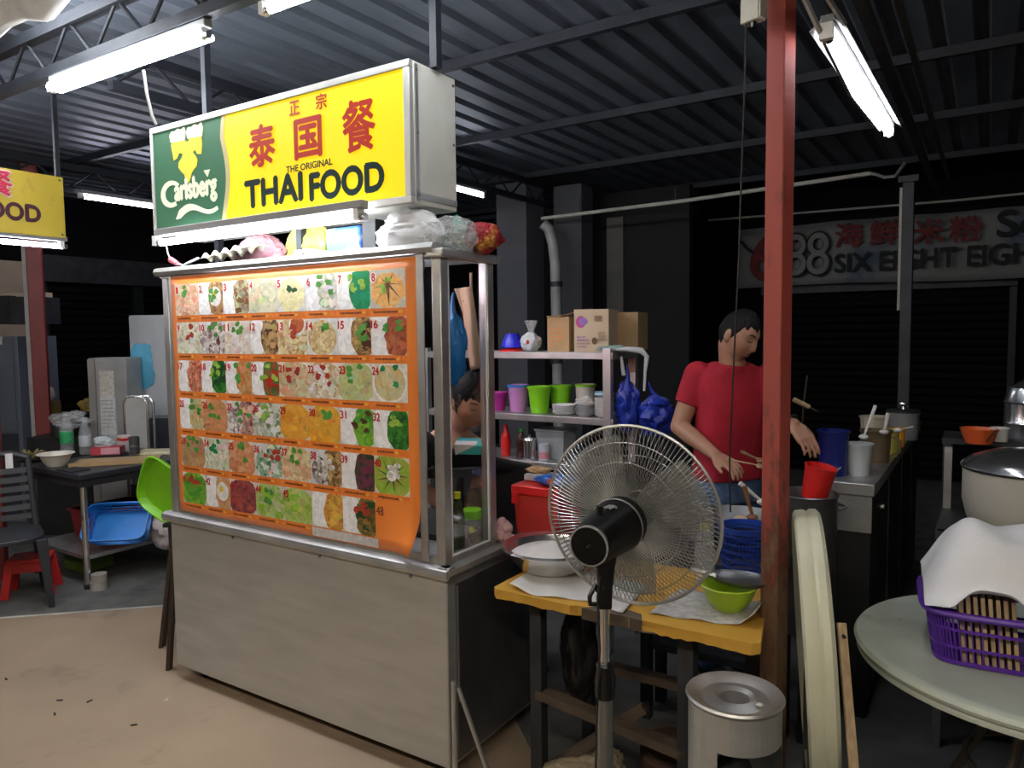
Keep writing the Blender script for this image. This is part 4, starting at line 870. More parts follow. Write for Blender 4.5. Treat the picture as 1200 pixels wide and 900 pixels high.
# ---- rice pot and rack at far right
rk = thing('metal_rack', 'metal rack carrying the big cream rice pot', 'rack', (0, 0, 0))
ra = W(1118, 600, 2.55); rc = W(1215, 600, 2.75)
RZ = .84
rk.location = (rc.x, rc.y, 0); rk.rotation_euler = (0, 0, TH)
for x, y in ((-.30, -.19), (.30, -.19), (-.30, .22), (.30, .22)): MB().box(x-.014, x+.014, y-.014, y+.014, 0, RZ+.26 if x < 0 and y > 0 else RZ).build('upright', STEELW, rk)
MB().box(-.32, .32, -.21, .24, RZ-.03, RZ).build('shelf', IRON, rk); MB().box(-.32, .32, -.21, .24, .30, .32).build('shelf', IRON, rk)
rp = thing('rice_pot', 'big cream rice cooker pot with a shiny steel lid', 'pot', rc+V((-.01, 0, 0)), 0); rp.location.z = RZ
rw = .235
MB().lathe([(.0, .0), (rw*.82, .0), (rw*.93, .03), (rw, .10), (rw, .225), (.0, .225)], 48).build('pot', mat('cream_enamel', (.50, .48, .41), .4, 0, .08, 3, stain=((.30, .26, .2), 5, .62)), rp)
MB().lathe([(rw+.004, .222), (rw+.008, .232), (rw+.002, .242), (rw*.9, .262), (rw*.6, .290), (rw*.25, .303), (.0, .305)], 48).build('lid', CHROME, rp); MB().lathe([(.0, .305), (.02, .305), (.03, .325), (.0, .33)], 20).build('lid_knob', BLACKP, rp)
tag(MB().grid(lambda u, v: tuple(V(rp.location)+V((.02+.20*u, -.06+.14*v, .31-.16*(max(0, u-.35))**2*0-.10*(u*.8)**2+.012*math.sin(u*9+v*4)))), 16, 10).build('folded_cloth', CLOTHW, solid=.003), 'folded white cloth lying on the rice pot lid', 'cloth')
sp = thing('steel_canister', 'tall shiny ribbed steel canister behind the rice pot', 'canister', W(1206, 515, 3.36), 0); sz = W(1205, 515, 3.3).z
sp.location.z = W(1147, 518, 3.2).z; sz = sp.location.z+.02+.60
MB().lathe([(.0, 0), (.10, 0), (.10, .05), (.104, .06), (.10, .07), (.10, .15), (.104, .155), (.10, .16), (.085, .22), (.04, .25), (.0, .255)], 36).build('canister', CHROME, sp)
MB().tube([(-.03, 0, .255), (-.02, 0, .28), (.02, 0, .28), (.03, 0, .255)], .005, 8).build('lid_handle', CHROME, sp)
ob = thing('orange_bowl', 'orange red plastic bowl behind the rice pot lid', 'bowl', W(1147, 518, 3.2), 0); MB().lathe([(.0, 0), (.045, 0), (.072, .06), (.075, .06), (.05, -.004), (.0, -.004)], 28).build('bowl', ORNG, ob); MB().bar((-.01, -.066, .01), (.02, -.078, .06), .010, .004).build('dark_strap', BLACKR, ob); MB().lathe([(.06, .04), (.0, .05)], 20).build('contents', BLACKR, ob)
bucket('white_box', 'white tub right of the orange bowl', W(1171, 517, 3.22), .03, .034, .06, WHITEP)
o = thing('side_table', 'dark low table carrying the orange bowl', 'table', L(0, 0)); p = W(1165, 518, 3.34); o.location = (p.x, p.y, 0); o.rotation_euler = (0, 0, TH); tz = W(1147, 518, 3.2).z
MB().box(-.20, .34, -.13, .16, tz-.025, tz-.001).build('top', IRON, o)
for x in (-.18, .32):
    for y in (-.11, .14): MB().box(x-.015, x+.015, y-.015, y+.015, 0, tz-.025).build('leg', IRON, o)

# ================================================================== people
def remesh(b, name, vox, sm=4):
    me = b.mesh(name, 0); o = bpy.data.objects.new(name, me); COL.objects.link(o)
    md = o.modifiers.new('r', 'REMESH'); md.mode = 'VOXEL'; md.voxel_size = vox
    if sm: md = o.modifiers.new('s', 'SMOOTH'); md.iterations = sm; md.factor = .5
    bpy.context.view_layer.update(); m2 = evalmesh(o, name); bpy.data.objects.remove(o)
    for p in m2.polygons: p.use_smooth = True
    m2.materials.clear(); return m2
def gs(x, s): return math.exp(-(x/s)**2)
def headpoint(th, ph, k=1.0, face=True):
    """surface of a head: th from crown to chin, ph around; the face looks to -y"""
    x = math.sin(th)*math.sin(ph); y = -math.sin(th)*math.cos(ph); z = math.cos(th)
    X, Y, Z = x*.074, y*.094, z*.115
    if Z < 0: t = -Z/.115; X *= 1-.30*t**1.6; Y = Y*(1-.12*t) if Y < 0 else Y*(1-.42*t)
    if Z > .03: X *= 1.03
    if Y < 0: Y *= .96
    n = V((x*.6, y, z*.3)); f = 0
    if face and y < 0:
        nose = gs(X, .0125)*(.024*max(0, min(1, (.022-Z)/.050)) if -.034 < Z < .022 else (.024*gs(Z+.034, .007) if Z <= -.034 else 0))
        f += nose
        for s in (-1, 1): f -= .0105*gs(X-s*.030, .016)*gs(Z-.012, .013); f += .0035*gs(X-s*.030, .011)*gs(Z-.009, .007); f += .004*gs(X-s*.042, .02)*gs(Z+.022, .018)
        f += .0045*gs(Z-.032, .010)*gs(X, .05)
        f += .0075*gs(X, .022)*(gs(Z+.052, .0065)+gs(Z+.066, .0075)); f -= .002*gs(X, .022)*gs(Z+.059, .003)
        f += .008*gs(X, .022)*gs(Z+.093, .014); f -= .004*gs(X, .03)*gs(Z+.079, .006)
    Y -= f; return V((X*k, Y*k, Z*k))
def head_mesh(b, Mx):
    n, m = 72, 56; rings = []
    for j in range(m+1):
        th = min(max(PI*j/m, .02), PI-.02); rings.append([Mx @ headpoint(th, 2*PI*i/n) for i in range(n)])
    b.loft(rings)
    for s in (-1, 1):
        q_ = Matrix.Rotation(s*.35, 3, 'Z')
        b.ell(Mx @ V((s*.076, .012, -.004)), (.010, .018, .031), 14, 10, (Mx.to_3x3().normalized() @ q_))
def hair_mesh(Mx, low, back, k=1.085, part=None, front=.045):
    """cap of hair: follows the skull above the hairline"""
    b = MB(); n, m = 64, 30; rings = []
    for j in range(m+1):
        rg = []
        for i in range(n):
            ph = 2*PI*i/n; c = math.cos(ph)                # c=1 at the face
            zl = front if c > .55 else (front+(low-front)*min(1, (.55-c)/.35) if c > .2 else low+(back-low)*min(1, (.2-c)/.9))
            zl += .008*math.sin(ph*9)+.005*math.sin(ph*17)
            tmax = math.acos(max(-1, min(1, zl/.115))); th = max(.02, tmax*j/m)
            p = headpoint(th, ph, 1, False); kk = 1+(k-1)*(1-.75*(j/m)**6)*(1+.10*math.sin(ph*13+j*.8)+.08*math.sin(ph*5))
            p = V((p.x*kk, p.y*kk, p.z*(kk+.01))); rg.append(Mx @ p)
        rings.append(rg)
    inner = [[Mx @ (Mx.inverted() @ p*.90) for p in rings[-1]]]
    b.loft(rings+inner, True, True); return b
def face_bits(Mx, par, org):
    def on_face(X, Z, e=.0015):
        th = math.acos(max(-1, min(1, Z/.115))); ph = 0
        for _ in range(12):
            p = headpoint(th, ph); ph += (X-p.x)/.075
        p = headpoint(th, ph); return Mx @ (p+V((0, -e, 0)))-org
    for s in (-1, 1):
        MB().tube([on_face(s*(.016+.030*u), .030+.006*math.sin(u*2.6)) for u in (0, .2, .4, .6, .8, 1)], [.002, .0032, .0034, .0032, .0026, .0012], 6).build('eyebrow', HAIR, par)
        MB().tube([on_face(s*(.017+.026*u), .008-.005*math.sin(u*PI)) for u in (0, .2, .4, .6, .8, 1)], [.0008, .0018, .002, .002, .0018, .001], 6).build('eyelashes', HAIR, par)
    for z, w, r_ in ((-.053, .021, .0035), (-.065, .018, .0045)):
        MB().tube([on_face(w*(2*u-1), z+.003*(abs(2*u-1)), .0) for u in (0, .17, .33, .5, .67, .83, 1)], [.001, r_*.7, r_, r_*.9, r_, r_*.7, .001], 6).build('lip', LIPS, par)
def hand(b, wr, fwd, pal, side, curl=.6, sc=1.0, spread=.05):
    """palm and five bent fingers; fwd along the hand, pal = direction the palm faces, side=+1 if the thumb lies along pal x fwd"""
    fwd, pal = fwd.normalized(), (pal-fwd*pal.dot(fwd)).normalized(); lat = pal.cross(fwd).normalized()*side
    for k in range(4):
        o_ = (.030-.020*k)*sc; b.cone(wr+lat*o_*.6, .014*sc, wr+fwd*.085*sc+lat*o_, .0125*sc, 10)
    for k, ln in enumerate((.070, .078, .073, .058)):
        o_ = (.030-.020*k)*sc; p = wr+fwd*.085*sc+lat*o_; d = (fwd+lat*spread*(1.5-k)).normalized(); rr_ = (.0092-.0004*k)*sc; a = .25*curl
        for j, f in enumerate((.45, .32, .27)):
            d2 = (d*math.cos(a)+pal*math.sin(a)).normalized(); q_ = p+d2*ln*f*sc; b.cone(p, rr_, q_, rr_*.92, 10); p = q_; rr_ *= .92; a += .75*curl
    p = wr+fwd*.025*sc+lat*.030*sc; d = (fwd*.75+lat*.55+pal*.35).normalized(); q_ = p+d*.040*sc; b.cone(p, .013*sc, q_, .0105*sc, 10); d = (fwd*.9+lat*.1+pal*.45).normalized(); b.cone(q_, .0105*sc, q_+d*.036*sc, .0085*sc, 10)
def frame(c, yaw, pitch, roll=0., k=1.):
    return Matrix.Translation(c) @ Matrix.Rotation(yaw, 4, 'Z') @ Matrix.Rotation(pitch, 4, 'X') @ Matrix.Rotation(roll, 4, 'Y') @ Matrix.Scale(k, 4)
def sect(c, yaw, w, d, n=24, sq=2.6):
    a = V((math.cos(yaw), math.sin(yaw), 0)); e = V((-math.sin(yaw), math.cos(yaw), 0)); o_ = []
    for i in range(n):
        t = 2*PI*i/n; c_, s_ = math.cos(t), math.sin(t)
        o_.append(V(c)+a*math.copysign(abs(c_)**(2/sq), c_)*w+e*math.copysign(abs(s_)**(2/sq), s_)*d)
    return o_

# ---- the cook in red
YAW = R(24)
mn = thing('person', 'cook in a red t-shirt and jeans bending over the range', 'person', (0, 0, 0))
DM = 3.36
base = W(852, 560, DM); mn.location = (base.x, base.y, 0); B0 = V(mn.location)
A = V((math.cos(YAW), math.sin(YAW), 0)); FWD = V((math.sin(YAW), -math.cos(YAW), 0))
hip = V((base.x, base.y, .93)); chest = W(858, 470, DM-.02); nk = W(859, 421, DM-.06)
rs, re, rw_ = W(818, 440, DM-.02), W(796, 500, DM-.02), W(838, 533, DM-.22); rh_ = W(851, 541, DM-.27)
ls = W(903, 441, DM-.04); le = W(917, 500, DM-.14); lw_ = W(930, 497, DM-.30); lh_ = W(945, 516, DM-.36)
hc = W(866, 394, DM-.12)
HM = frame(hc, R(40), R(24), R(4), .96)
b = MB()
head_mesh(b, HM)
b.cone(nk-V((0, 0, .05)), .060, HM @ V((0, .025, -.05)), .052, 18)
b.loft([sect(hip+V((0, 0, -.08)), YAW, .15, .10), sect(hip+V((0, 0, .10)), YAW, .135, .092), sect(chest+V((0, 0, -.02)), YAW, .155, .10), sect(chest+V((0, 0, .13)), YAW, .15, .085), sect(nk-V((0, 0, .035)), YAW, .08, .06)])
for s_, e_, w_ in ((rs, re, rw_), (ls, le, lw_)):
    b.cone(s_, .055, e_, .040, 16); b.cone(e_, .041, e_.lerp(w_, .35), .040, 16); b.cone(e_.lerp(w_, .35), .040, w_, .026, 16)
hand(b, rw_, rh_-rw_, V((.2, -.1, -1)), 1, .9); hand(b, lw_, lh_-lw_, V((.1, .2, -1)), -1, .75)
for s in (-1, 1):
    h_ = hip+A*s*.085-V((0, 0, .05)); k_ = V((h_.x, h_.y, .50))+FWD*.03; f_ = V((h_.x, h_.y, .09))
    b.cone(h_, .085, k_, .058, 16); b.cone(k_, .056, f_, .040, 16); b.cone(f_-V((0, 0, .05)), .04, f_+FWD*.15-V((0, 0, .06)), .032, 12)
bm_ = remesh(b, 'body', .0052, 3)
bm_.transform(Matrix.Translation(-B0)); obj('body', bm_, SKINM, mn)
hm = hair_mesh(HM, .0, -.055, 1.10, front=.060).mesh('hair', 60); hm.transform(Matrix.Translation(-B0)); obj('hair', hm, HAIR, mn)
face_bits(HM, mn, B0)
b = MB()
b.loft([sect(hip+V((0, 0, .00)), YAW, .165, .118), sect(hip+V((0, 0, .10)), YAW, .158, .112), sect(chest+V((0, 0, -.06)), YAW, .170, .115), sect(chest+V((0, 0, .06)), YAW, .178, .112), sect(chest+V((0, 0, .13)), YAW, .168, .098), [p-V((0, 0, .30))*max(0, (p-nk).dot(FWD))*1.0 for p in sect(nk-V((0, 0, .010))-FWD*.01, YAW, .084, .080)]])
for s_, e_ in ((rs, re), (ls, le)): m_ = s_.lerp(e_, .56); b.ell(s_, (.066,)*3, 18, 12); b.cyl(s_, m_, .066, .060, 20)
tm = remesh(b, 'shirt', .007, 5); tm.transform(Matrix.Translation(-B0)); sh_ = obj('shirt', tm, TEERED, mn)
b = MB(); b.loft([sect(hip+V((0, 0, .03)), YAW, .152, .108), sect(hip-V((0, 0, .10)), YAW, .172, .118)])
for s in (-1, 1): h_ = hip+A*s*.085-V((0, 0, .06)); k_ = V((h_.x, h_.y, .50))+FWD*.03; b.ell(h_, (.095,)*3, 16, 10); b.cyl(h_, k_, .097, .072, 20); b.ell(k_, (.072,)*3, 16, 10); b.cyl(k_, V((h_.x, h_.y, .06)), .070, .062, 20)
jm = remesh(b, 'jeans', .010, 3); jm.transform(Matrix.Translation(-B0)); obj('jeans', jm, JEANS, mn)
MB().tube([p-B0 for p in MB().ring(lw_-(lh_-lw_)*.25, (lh_-lw_).cross(V((0, 0, 1))).normalized()*.031, (lh_-lw_).cross(V((0, 0, 1))).cross(lh_-lw_).normalized()*.029, 20)], .005, 8, True).build('wristband', BLACKR, mn)
for s in (-1, 1):
    f_ = hip+A*s*.085; f_.z = 0; MB().cone(f_-FWD*.03+V((0, 0, .045))-B0, .045, f_+FWD*.16+V((0, 0, .036))-B0, .036, 14).build('shoe', BLACKR, mn)

# ---- the woman behind the display
YW = R(50)
wm = thing('person', 'woman in a black top bowed behind the stall glass', 'person')
wc = W(553, 470, 2.98); HW = frame(wc, R(30), R(22), R(-8), .98)
nkw = W(528, 497, 3.06); base = L(-.33, .86); wm.location = base; B1 = V(base); FW2 = V((math.sin(YW), -math.cos(YW), 0)); A2 = V((math.cos(YW), math.sin(YW), 0))
hipw = V((base.x, base.y, .86)); chw = V((nkw.x-.03, nkw.y+.02, nkw.z-.17)).lerp(hipw+V((0, 0, .2)), .25)
b = MB(); head_mesh(b, HW)
b.cone(nkw-V((0, 0, .02)), .058, HW @ V((0, .025, -.04)), .052, 18)
rsh = nkw-A2*.16+V((0, 0, -.07)); lsh = nkw+A2*.16+V((0, 0, -.07))
b.loft([sect(hipw-V((0, 0, .08)), YW, .16, .12), sect(hipw+V((0, 0, .12)), YW, .135, .10), sect(chw, YW, .15, .105), sect(nkw-V((0, 0, .085)), YW, .17, .085), sect(nkw-V((0, 0, .02)), YW, .07, .058)])
rel, lel = rsh+V((-.06, .02, -.26)), lsh+V((.04, .02, -.26)); rwr, lwr = W(545, 590, 2.95), W(600, 592, 2.98)
rwr = L(-.28, .46, .85); lwr = L(-.24, .47, .86)
rel, lel = V((rsh.x-.04, rsh.y, 1.0)), V((lsh.x+.02, lsh.y+.05, 1.0))
for s_, e_, w_ in ((rsh, rel, rwr), (lsh, lel, lwr)): b.cone(s_, .05, e_, .037, 16); b.cone(e_, .038, w_, .024, 16)
hand(b, rwr, RX*.5-RY+V((0, 0, -.2)), V((0, 0, -1)), 1, .6, .92); hand(b, lwr, -RX*.3-RY+V((0, 0, -.2)), V((0, 0, -1)), -1, .6, .92)
for s in (-1, 1):
    h_ = hipw+A2*s*.085; k_ = V((h_.x, h_.y, .46))+FW2*.02; f_ = V((h_.x, h_.y, .08)); b.cone(h_, .085, k_, .056, 16); b.cone(k_, .054, f_, .038, 16); b.cone(f_-V((0, 0, .04)), .038, f_+FW2*.14-V((0, 0, .05)), .030, 12)
wmesh = remesh(b, 'body', .0052, 3); wmesh.transform(Matrix.Translation(-B1)); obj('body', wmesh, SKIN, wm)
hm = hair_mesh(HW, -.02, -.075, 1.12, front=.045).mesh('hair', 60); hm.transform(Matrix.Translation(-B1)); hr = obj('hair', hm, HAIR, wm)
bun = HW @ V((0, .10, -.01)); MB().ell(bun-B1, (.045, .04, .045), 18, 12).build('hair_bun', HAIR, wm)
face_bits(HW, wm, B1)
b = MB(); b.loft([sect(hipw-V((0, 0, .10)), YW, .175, .135), sect(hipw+V((0, 0, .12)), YW, .15, .115), sect(chw, YW, .165, .12), sect(nkw-V((0, 0, .105)), YW, .178, .100), sect(nkw-V((0, 0, .055))-FW2*.02, YW, .115, .075)])
for s_, e_ in ((rsh, rel), (lsh, lel)): b.ell(s_, (.060,)*3, 16, 10); b.cyl(s_, s_.lerp(e_, .5), .060, .056, 18)
tm = remesh(b, 'black_top', .008, 4); tm.transform(Matrix.Translation(-B1)); obj('black_top', tm, TEEBLK, wm)
b = MB()
for s in (-1, 1): h_ = hipw+A2*s*.085; b.ell(h_, (.1,)*3, 16, 10); b.cyl(h_, V((h_.x, h_.y, .07)), .098, .07, 20)
tm = remesh(b, 'trousers', .012, 2); tm.transform(Matrix.Translation(-B1)); obj('trousers', tm, BLACKR, wm)
for s in (-1, 1):
    f_ = hipw+A2*s*.085; f_.z = 0; MB().cone(f_-FW2*.03+V((0, 0, .042))-B1, .042, f_+FW2*.15+V((0, 0, .034))-B1, .034, 14).build('shoe', BLACKR, wm)

# ================================================================== shelf rack behind the stall
def FP(px, py, b_):                                  # point at that pixel on the hall plane Y'=b_
    v = ray(px, py); return CP + v*((b_-(CP-O).dot(RY))/v.dot(RY))
def SPl(px, py, a_):
    v = ray(px, py); return CP + v*((a_-(CP-O).dot(RX))/v.dot(RX))
sr = thing('shelf_rack', 'steel shelf rack with crockery behind the stall', 'shelf', L(0, 0), TH)
for z in (1.50, 1.175, .93):
    MB().box(-1.15, .02, 1.30, 1.62, z-.035, z).build('shelf', STEELW, sr, bevel=.003)
for x, y in ((-1.14, 1.31), (-.03, 1.31), (-.03, 1.61), (-1.14, 1.61)):
    MB().box(x-.018 if x < -1 else x, x+.018 if x < -1 else x+.04, y-.016, y+.016, 0, 1.52).build('upright', ALU, sr)
MB().box(-.028, -.002, 1.31, 1.60, 1.14, 1.15).build('end_bar', ALU, sr)
def rackpt(px, z, b_=1.42):                          # point on a shelf level under that pixel column
    p = FP(px, 450, b_); return V((p.x, p.y, z))
def rbowl(name, label, p, r_, h, m, flip=False, cat='bowl'):
    o = thing(name, label, cat, p, TH); pr = [(.0, 0), (r_*.55, 0), (r_*.9, h*.6), (r_, h), (r_*.97, h), (r_*.86, h*.6), (r_*.5, .006), (.0, .005)]
    if flip: pr = [(a, h-z) for a, z in pr]
    MB().lathe(pr, 28).build('bowl', m, o); MB().lathe([(r_+.004, h if not flip else 0), (r_+.004, h-.006 if not flip else .006), (r_-.004, h-.006 if not flip else .006)], 28).build('rim', m, o); return o
S1, S2, S3 = 1.50, 1.175, .93
rbowl('plastic_bowl', 'red plastic bowl upside down on the top shelf', rackpt(601, S1), .068, .02, REDPL, True)
rbowl('plastic_bowl', 'blue plastic bowl turned over a red one on the top shelf', rackpt(601, S1+.021), .062, .075, mat('cobalt', (.02, .02, .55), .3), True)
o = thing('plastic_bag', 'knotted white plastic bag beside the blue bowl', 'bag', rackpt(623, S1)); crumple((0, 0, .05), (.05, .05, .05), 21, .22).build('bag', MILKY, o); MB().lathe([(.012, .09), (.02, .12), (.035, .16), (.03, .165)], 14).build('bag_neck', FILM, o); coloured([(blob(-.02, .05, .009, .012, 10), RD, RD)], 'red_print', o, y0=-.053)
def carton(label, p, w, d, h, m, ang, prints, flap=False):
    o = thing('carton', label, 'box', p, ang)
    MB().box(0, w, 0, d, 0, h).build('box', m, o, smooth=0)
    if flap: MB().bar((0, .01, h+.004), (w, .01, h+.012), .05, .003).build('flap', m, o); MB().bar((0, d-.01, h+.004), (w, d-.02, h+.03), .06, .003).build('flap', m, o)
    if prints: coloured(prints, 'print', o, y0=-.001)
    MB().box(w*.47, w*.53, -.001, d+.001, h, h+.001).build('tape', CARDL, o); return o
OR = (.60, .20, .05); PP = (.25, .12, .42); PB = (.42, .30, .17)
pr = [(rect(.018, .018+w_, .028+.022*k, .034+.022*k), OR, OR) for k, w_ in enumerate((.03, .05, .07, .075, .06))]
carton('small brown carton with orange print on the top shelf', rackpt(642, S1, 1.36), .115, .22, .178, CARD, TH+R(14), pr, True)
p2_ = [(blob(.035, .150, .026, .030, 14), (.40, .04, .18), (.40, .04, .18)), (blob(.048, .150, .022, .022, 10, .3), PP, PP)]+[(rect(.015, .015+w_, .022+.016*k, .031+.016*k), PP, PB) for k, w_ in enumerate((.05, .065, .06, .045))]+[(rect(.105+.004*k, .107+.004*k, .15, .18), BR2, BR2) for k in range(10)]+[(blob(.105, .055, .013, .018, 12), BR2, BR2), (rect(.125, .16, .06, .10), PB, (.3, .22, .14))]
carton('large pale carton with a purple print on the top shelf', rackpt(670, S1, 1.33)+RX*.015, .175, .30, .212, CARDL, TH+R(14), p2_)
carton('brown carton behind the large pale one on the top shelf', rackpt(715, S1, 1.60)-V((0, 0, 0)), .15, .20, .20, CARD, TH+R(8), None)
# lower shelf
def tub(label, px, r0, r1, h, m, rimm=None, b_=1.42, z=S2, group=None):
    o = thing('tub', label, 'tub', rackpt(px, z, b_), TH, group); MB().lathe([(.0, .0), (r0, 0), (r1, h), (r1-.003, h), (r0-.003, .006), (.0, .006)], 26).build('tub', m, o)
    MB().lathe([(r1-.002, h-.012), (r1+.005, h-.012), (r1+.005, h), (r1-.002, h)], 26).build('rim', rimm or m, o); return o
LIL = mat('lilac_plastic', (.48, .20, .46), .4); 
tub('magenta tub at the left of the lower shelf', 582, .045, .06, .10, mat('magenta', (.35, .02, .22), .4))
tub('lilac tub with a blue rim on the lower shelf', 607, .042, .055, .145, LIL, SKYBLUE)
tub('lime green tub beside the lilac tub', 632, .046, .062, .140, LIMEG)
tub('second lime green tub behind the plates', 657, .046, .058, .140, LIMEG, None, 1.54)
tub('white tub with a lime rim above the bowls', 686, .045, .052, .15, mat('cream_tub2', (.50, .47, .42), .4), LIMEG, 1.53)
ORD = ['lowest', 'second from below', 'third from below', 'fourth from below', 'fifth from below', 'sixth from below', 'seventh from below', 'eighth from below', 'topmost']
def plates(kind, stack, px, n_, r_, b_=1.37, step=.009, m=None):
    me = MB().lathe([(.0, .0), (r_*.55, 0), (r_*.9, .010), (r_, .016), (r_*.99, .018), (r_*.6, .005), (.0, .004)], 26).mesh('plate', 25); me.materials.append(m or WHITEP)
    for k in range(n_):
        o = obj('plate', me, None, None, rackpt(px, S2+.001+k*step, b_), TH); tag(o, kind+' in the '+stack+', '+(ORD[k] if k < n_-1 else 'topmost'), 'plate', 'plates in the '+stack)
plates('white plate', 'wide stack before the lime tubs', 661, 5, .062)
plates('grey plate', 'stack under a crumpled napkin', 686, 5, .050, step=.011, m=mat('grey_ware', (.42, .42, .42), .4))
plates('white dish', 'tall stack at the shelf end', 708, 9, .050, step=.010)
o = thing('napkin', 'crumpled napkin on the middle plate stack', 'napkin', rackpt(684, S2+.075, 1.37)); crumple((0, 0, 0), (.04, .03, .018), 31, .4).build('napkin', PAPER, o); crumple((.02, 0, .012), (.02, .02, .012), 32, .4).build('fold', PAPER, o)
o = thing('pale_lid', 'pale blue lid on the tall plate stack', 'lid', rackpt(708, S2+.108, 1.37), TH); MB().lathe([(.0, 0), (.046, 0), (.050, .012), (.046, .02), (.0, .022)], 26).build('lid', mat('pale_blue', (.22, .40, .55), .4), o); MB().lathe([(.047, .006), (.0505, .008), (.0505, .012), (.047, .014)], 26).build('rim', WHITEP, o)
# blue bags hanging at the rack end
def hang_bag(label, px, py0, py1, wpx, d, m, seed, topx=None):
    c = W(px, (py0*.35+py1*.65), d); rx_ = wpx/2/FPX*d; hz_ = (py1-py0)/FPX*d; o = thing('hanging_bag', label, 'bag', c)
    crumple((0, 0, 0), (rx_, rx_*.7, hz_*.36), seed, .34, 40, 24).build('bag', m, o)
    t = W(topx or px, py0, d)-c; MB().tube([t, t*.75+V((.004, 0, 0)), V((0, 0, hz_*.38)), V((0, 0, hz_*.25))], [.004, .008, .016, rx_*.7], 12).build('bag_neck', m, o); return o
hang_bag('small dark blue bag hanging on the rack end', 735, 428, 503, 26, 3.62, BLUEFILM, 41)
hang_bag('shiny blue bag hanging right of the rack', 770, 448, 510, 40, 3.6, BLUEFILM, 42, 760)
o = thing('striped_bag_handle', 'white twisted bag handle draped over the rack end', 'bag', W(750, 412, 3.6)); z0_ = W(750, 412, 3.6)
MB().tube([W(718, 410, 3.62)-z0_, W(735, 409, 3.6)-z0_, W(752, 411, 3.6)-z0_, W(758, 418, 3.6)-z0_, W(756, 435, 3.6)-z0_, W(755, 458, 3.6)-z0_], [.006, .012, .016, .012, .008, .006], 8).build('twist', MILKY, o); MB().tube([W(728, 418, 3.62)-z0_, W(731, 440, 3.62)-z0_], [.006, .010], 8).build('strap', MILKY, o)
o = thing('folded_rag', 'pale green rag on the corner of the top shelf', 'rag', rackpt(718, S1+.008, 1.36)); crumple((0, 0, .008), (.06, .04, .016), 51, .35).build('rag', mat('rag_green', (.28, .40, .36), .9), o); crumple((.02, .0, .014), (.03, .02, .01), 52, .35).build('fold', mat('rag_green', (0, 0, 0)), o)
# third shelf things
o = thing('storage_box', 'clear plastic storage box on the lowest shelf', 'box', rackpt(651, S3, 1.45), TH); MB().box(-.085, .085, -.07, .07, 0, .15, .01, .01).build('box', filmmat('frosted', (.45, .50, .52), .55), o); MB().box(-.092, .092, -.077, .077, .15, .16).build('lid', filmmat('frosted', (0, 0, 0)), o, bevel=.003)
def bottle(label, p, r_, h, m, cap, body2=None, name='bottle', lab=None):
    o = thing(name, label, 'bottle', p, TH); MB().lathe([(.0, .0), (r_*.9, 0), (r_, r_*.2), (r_, h*.58), (r_*.85, h*.70), (r_*.42, h*.86), (r_*.40, h*.92), (.0, h*.92)], 22).build('body', m, o)
    MB().cyl((0, 0, h*.90), (0, 0, h), r_*.48, r_*.44, n=16).build('cap', cap, o)
    if lab is not None: MB().lathe([(r_+.0008, h*.22), (r_+.0012, h*.23), (r_+.0012, h*.50), (r_+.0008, h*.51)], 22).build('label_band', lab, o)
    return o
bottle('dark sauce bottle with a green nozzle cap', rackpt(610, S3, 1.38), .026, .155, mat('dark_sauce', (.05, .015, .01), .2), mat('green_cap', (.03, .42, .05), .4))
bottle('red sauce bottle on the lowest shelf', rackpt(592, S3, 1.40), .026, .17, REDPL, REDPL)
o = thing('steel_jar', 'ribbed steel jar beside the dark sauce bottle', 'jar', rackpt(620, S3, 1.36), TH); MB().lathe([(.0, 0), (.033, 0), (.033, .10), (.036, .102), (.03, .115), (.0, .118)], 24).build('jar', CHROME, o); MB().lathe([(.0, .117), (.008, .117), (.008, .13), (.0, .131)], 12).build('lid_knob', CHROME, o)
o = thing('tin_can', 'white and blue tin can on the lowest shelf', 'can', rackpt(637, S3, 1.36), TH); MB().lathe([(.0, 0), (.028, 0), (.028, .088), (.0, .088)], 22).build('can', mat('tin_pale', (.45, .50, .58), .4), o); MB().lathe([(.0285, .012), (.0288, .013), (.0288, .045), (.0285, .046)], 22).build('label_band', mat('tin_pink', (.55, .22, .25), .5), o)

# red cool box on the worktop with a blue pack
rb = thing('cool_box', 'red plastic cool box on the black worktop', 'box', L(-.045, .50, .79), TH)
MB().box(0, .205, 0, .20, 0, .165, .008, .008).build('body', mat('red_box', (.50, .035, .025), .4, var=.1), rb, bevel=.006); MB().box(-.008, .213, -.008, .208, .165, .205).build('lid', REDPL, rb, bevel=.008); MB().box(.0, .03, -.013, -.008, .13, .17).build('latch', REDPL, rb)
o = thing('food_pack', 'clear pack of food on the red cool box', 'pack', L(-.04, .60, .996), TH); MB().box(0, .11, -.03, .06, 0, .03).build('pack', MILKY, o, bevel=.008); crumple((.04, .02, .04), (.05, .035, .015), 61, .3).build('contents', mat('food_tan', (.5, .32, .16), .6), o)
o = thing('detergent_bag', 'blue and white printed plastic bag on the red cool box', 'bag', L(.135, .545, 1.0), TH); crumple((0, 0, .02), (.09, .05, .022), 62, .2).build('bag', mat('blue_print', (.02, .12, .50), .3, stain=((.55, .62, .72), 16, .54)), o); coloured([(blob(0, .024, .022, .012, 12), RD, (.6, .3, .3))], 'print', o, y0=-.052)
o = thing('pink_rag', 'pink rag hanging over the stall corner', 'rag', W(590, 618, 2.80)); crumple((0, 0, -.01), (.03, .03, .045), 63, .35).build('rag', mat('pink_rag', (.58, .34, .34), .9), o); crumple((.015, -.01, -.03), (.02, .02, .02), 64, .35).build('fold', MATS['pink_rag'], o)

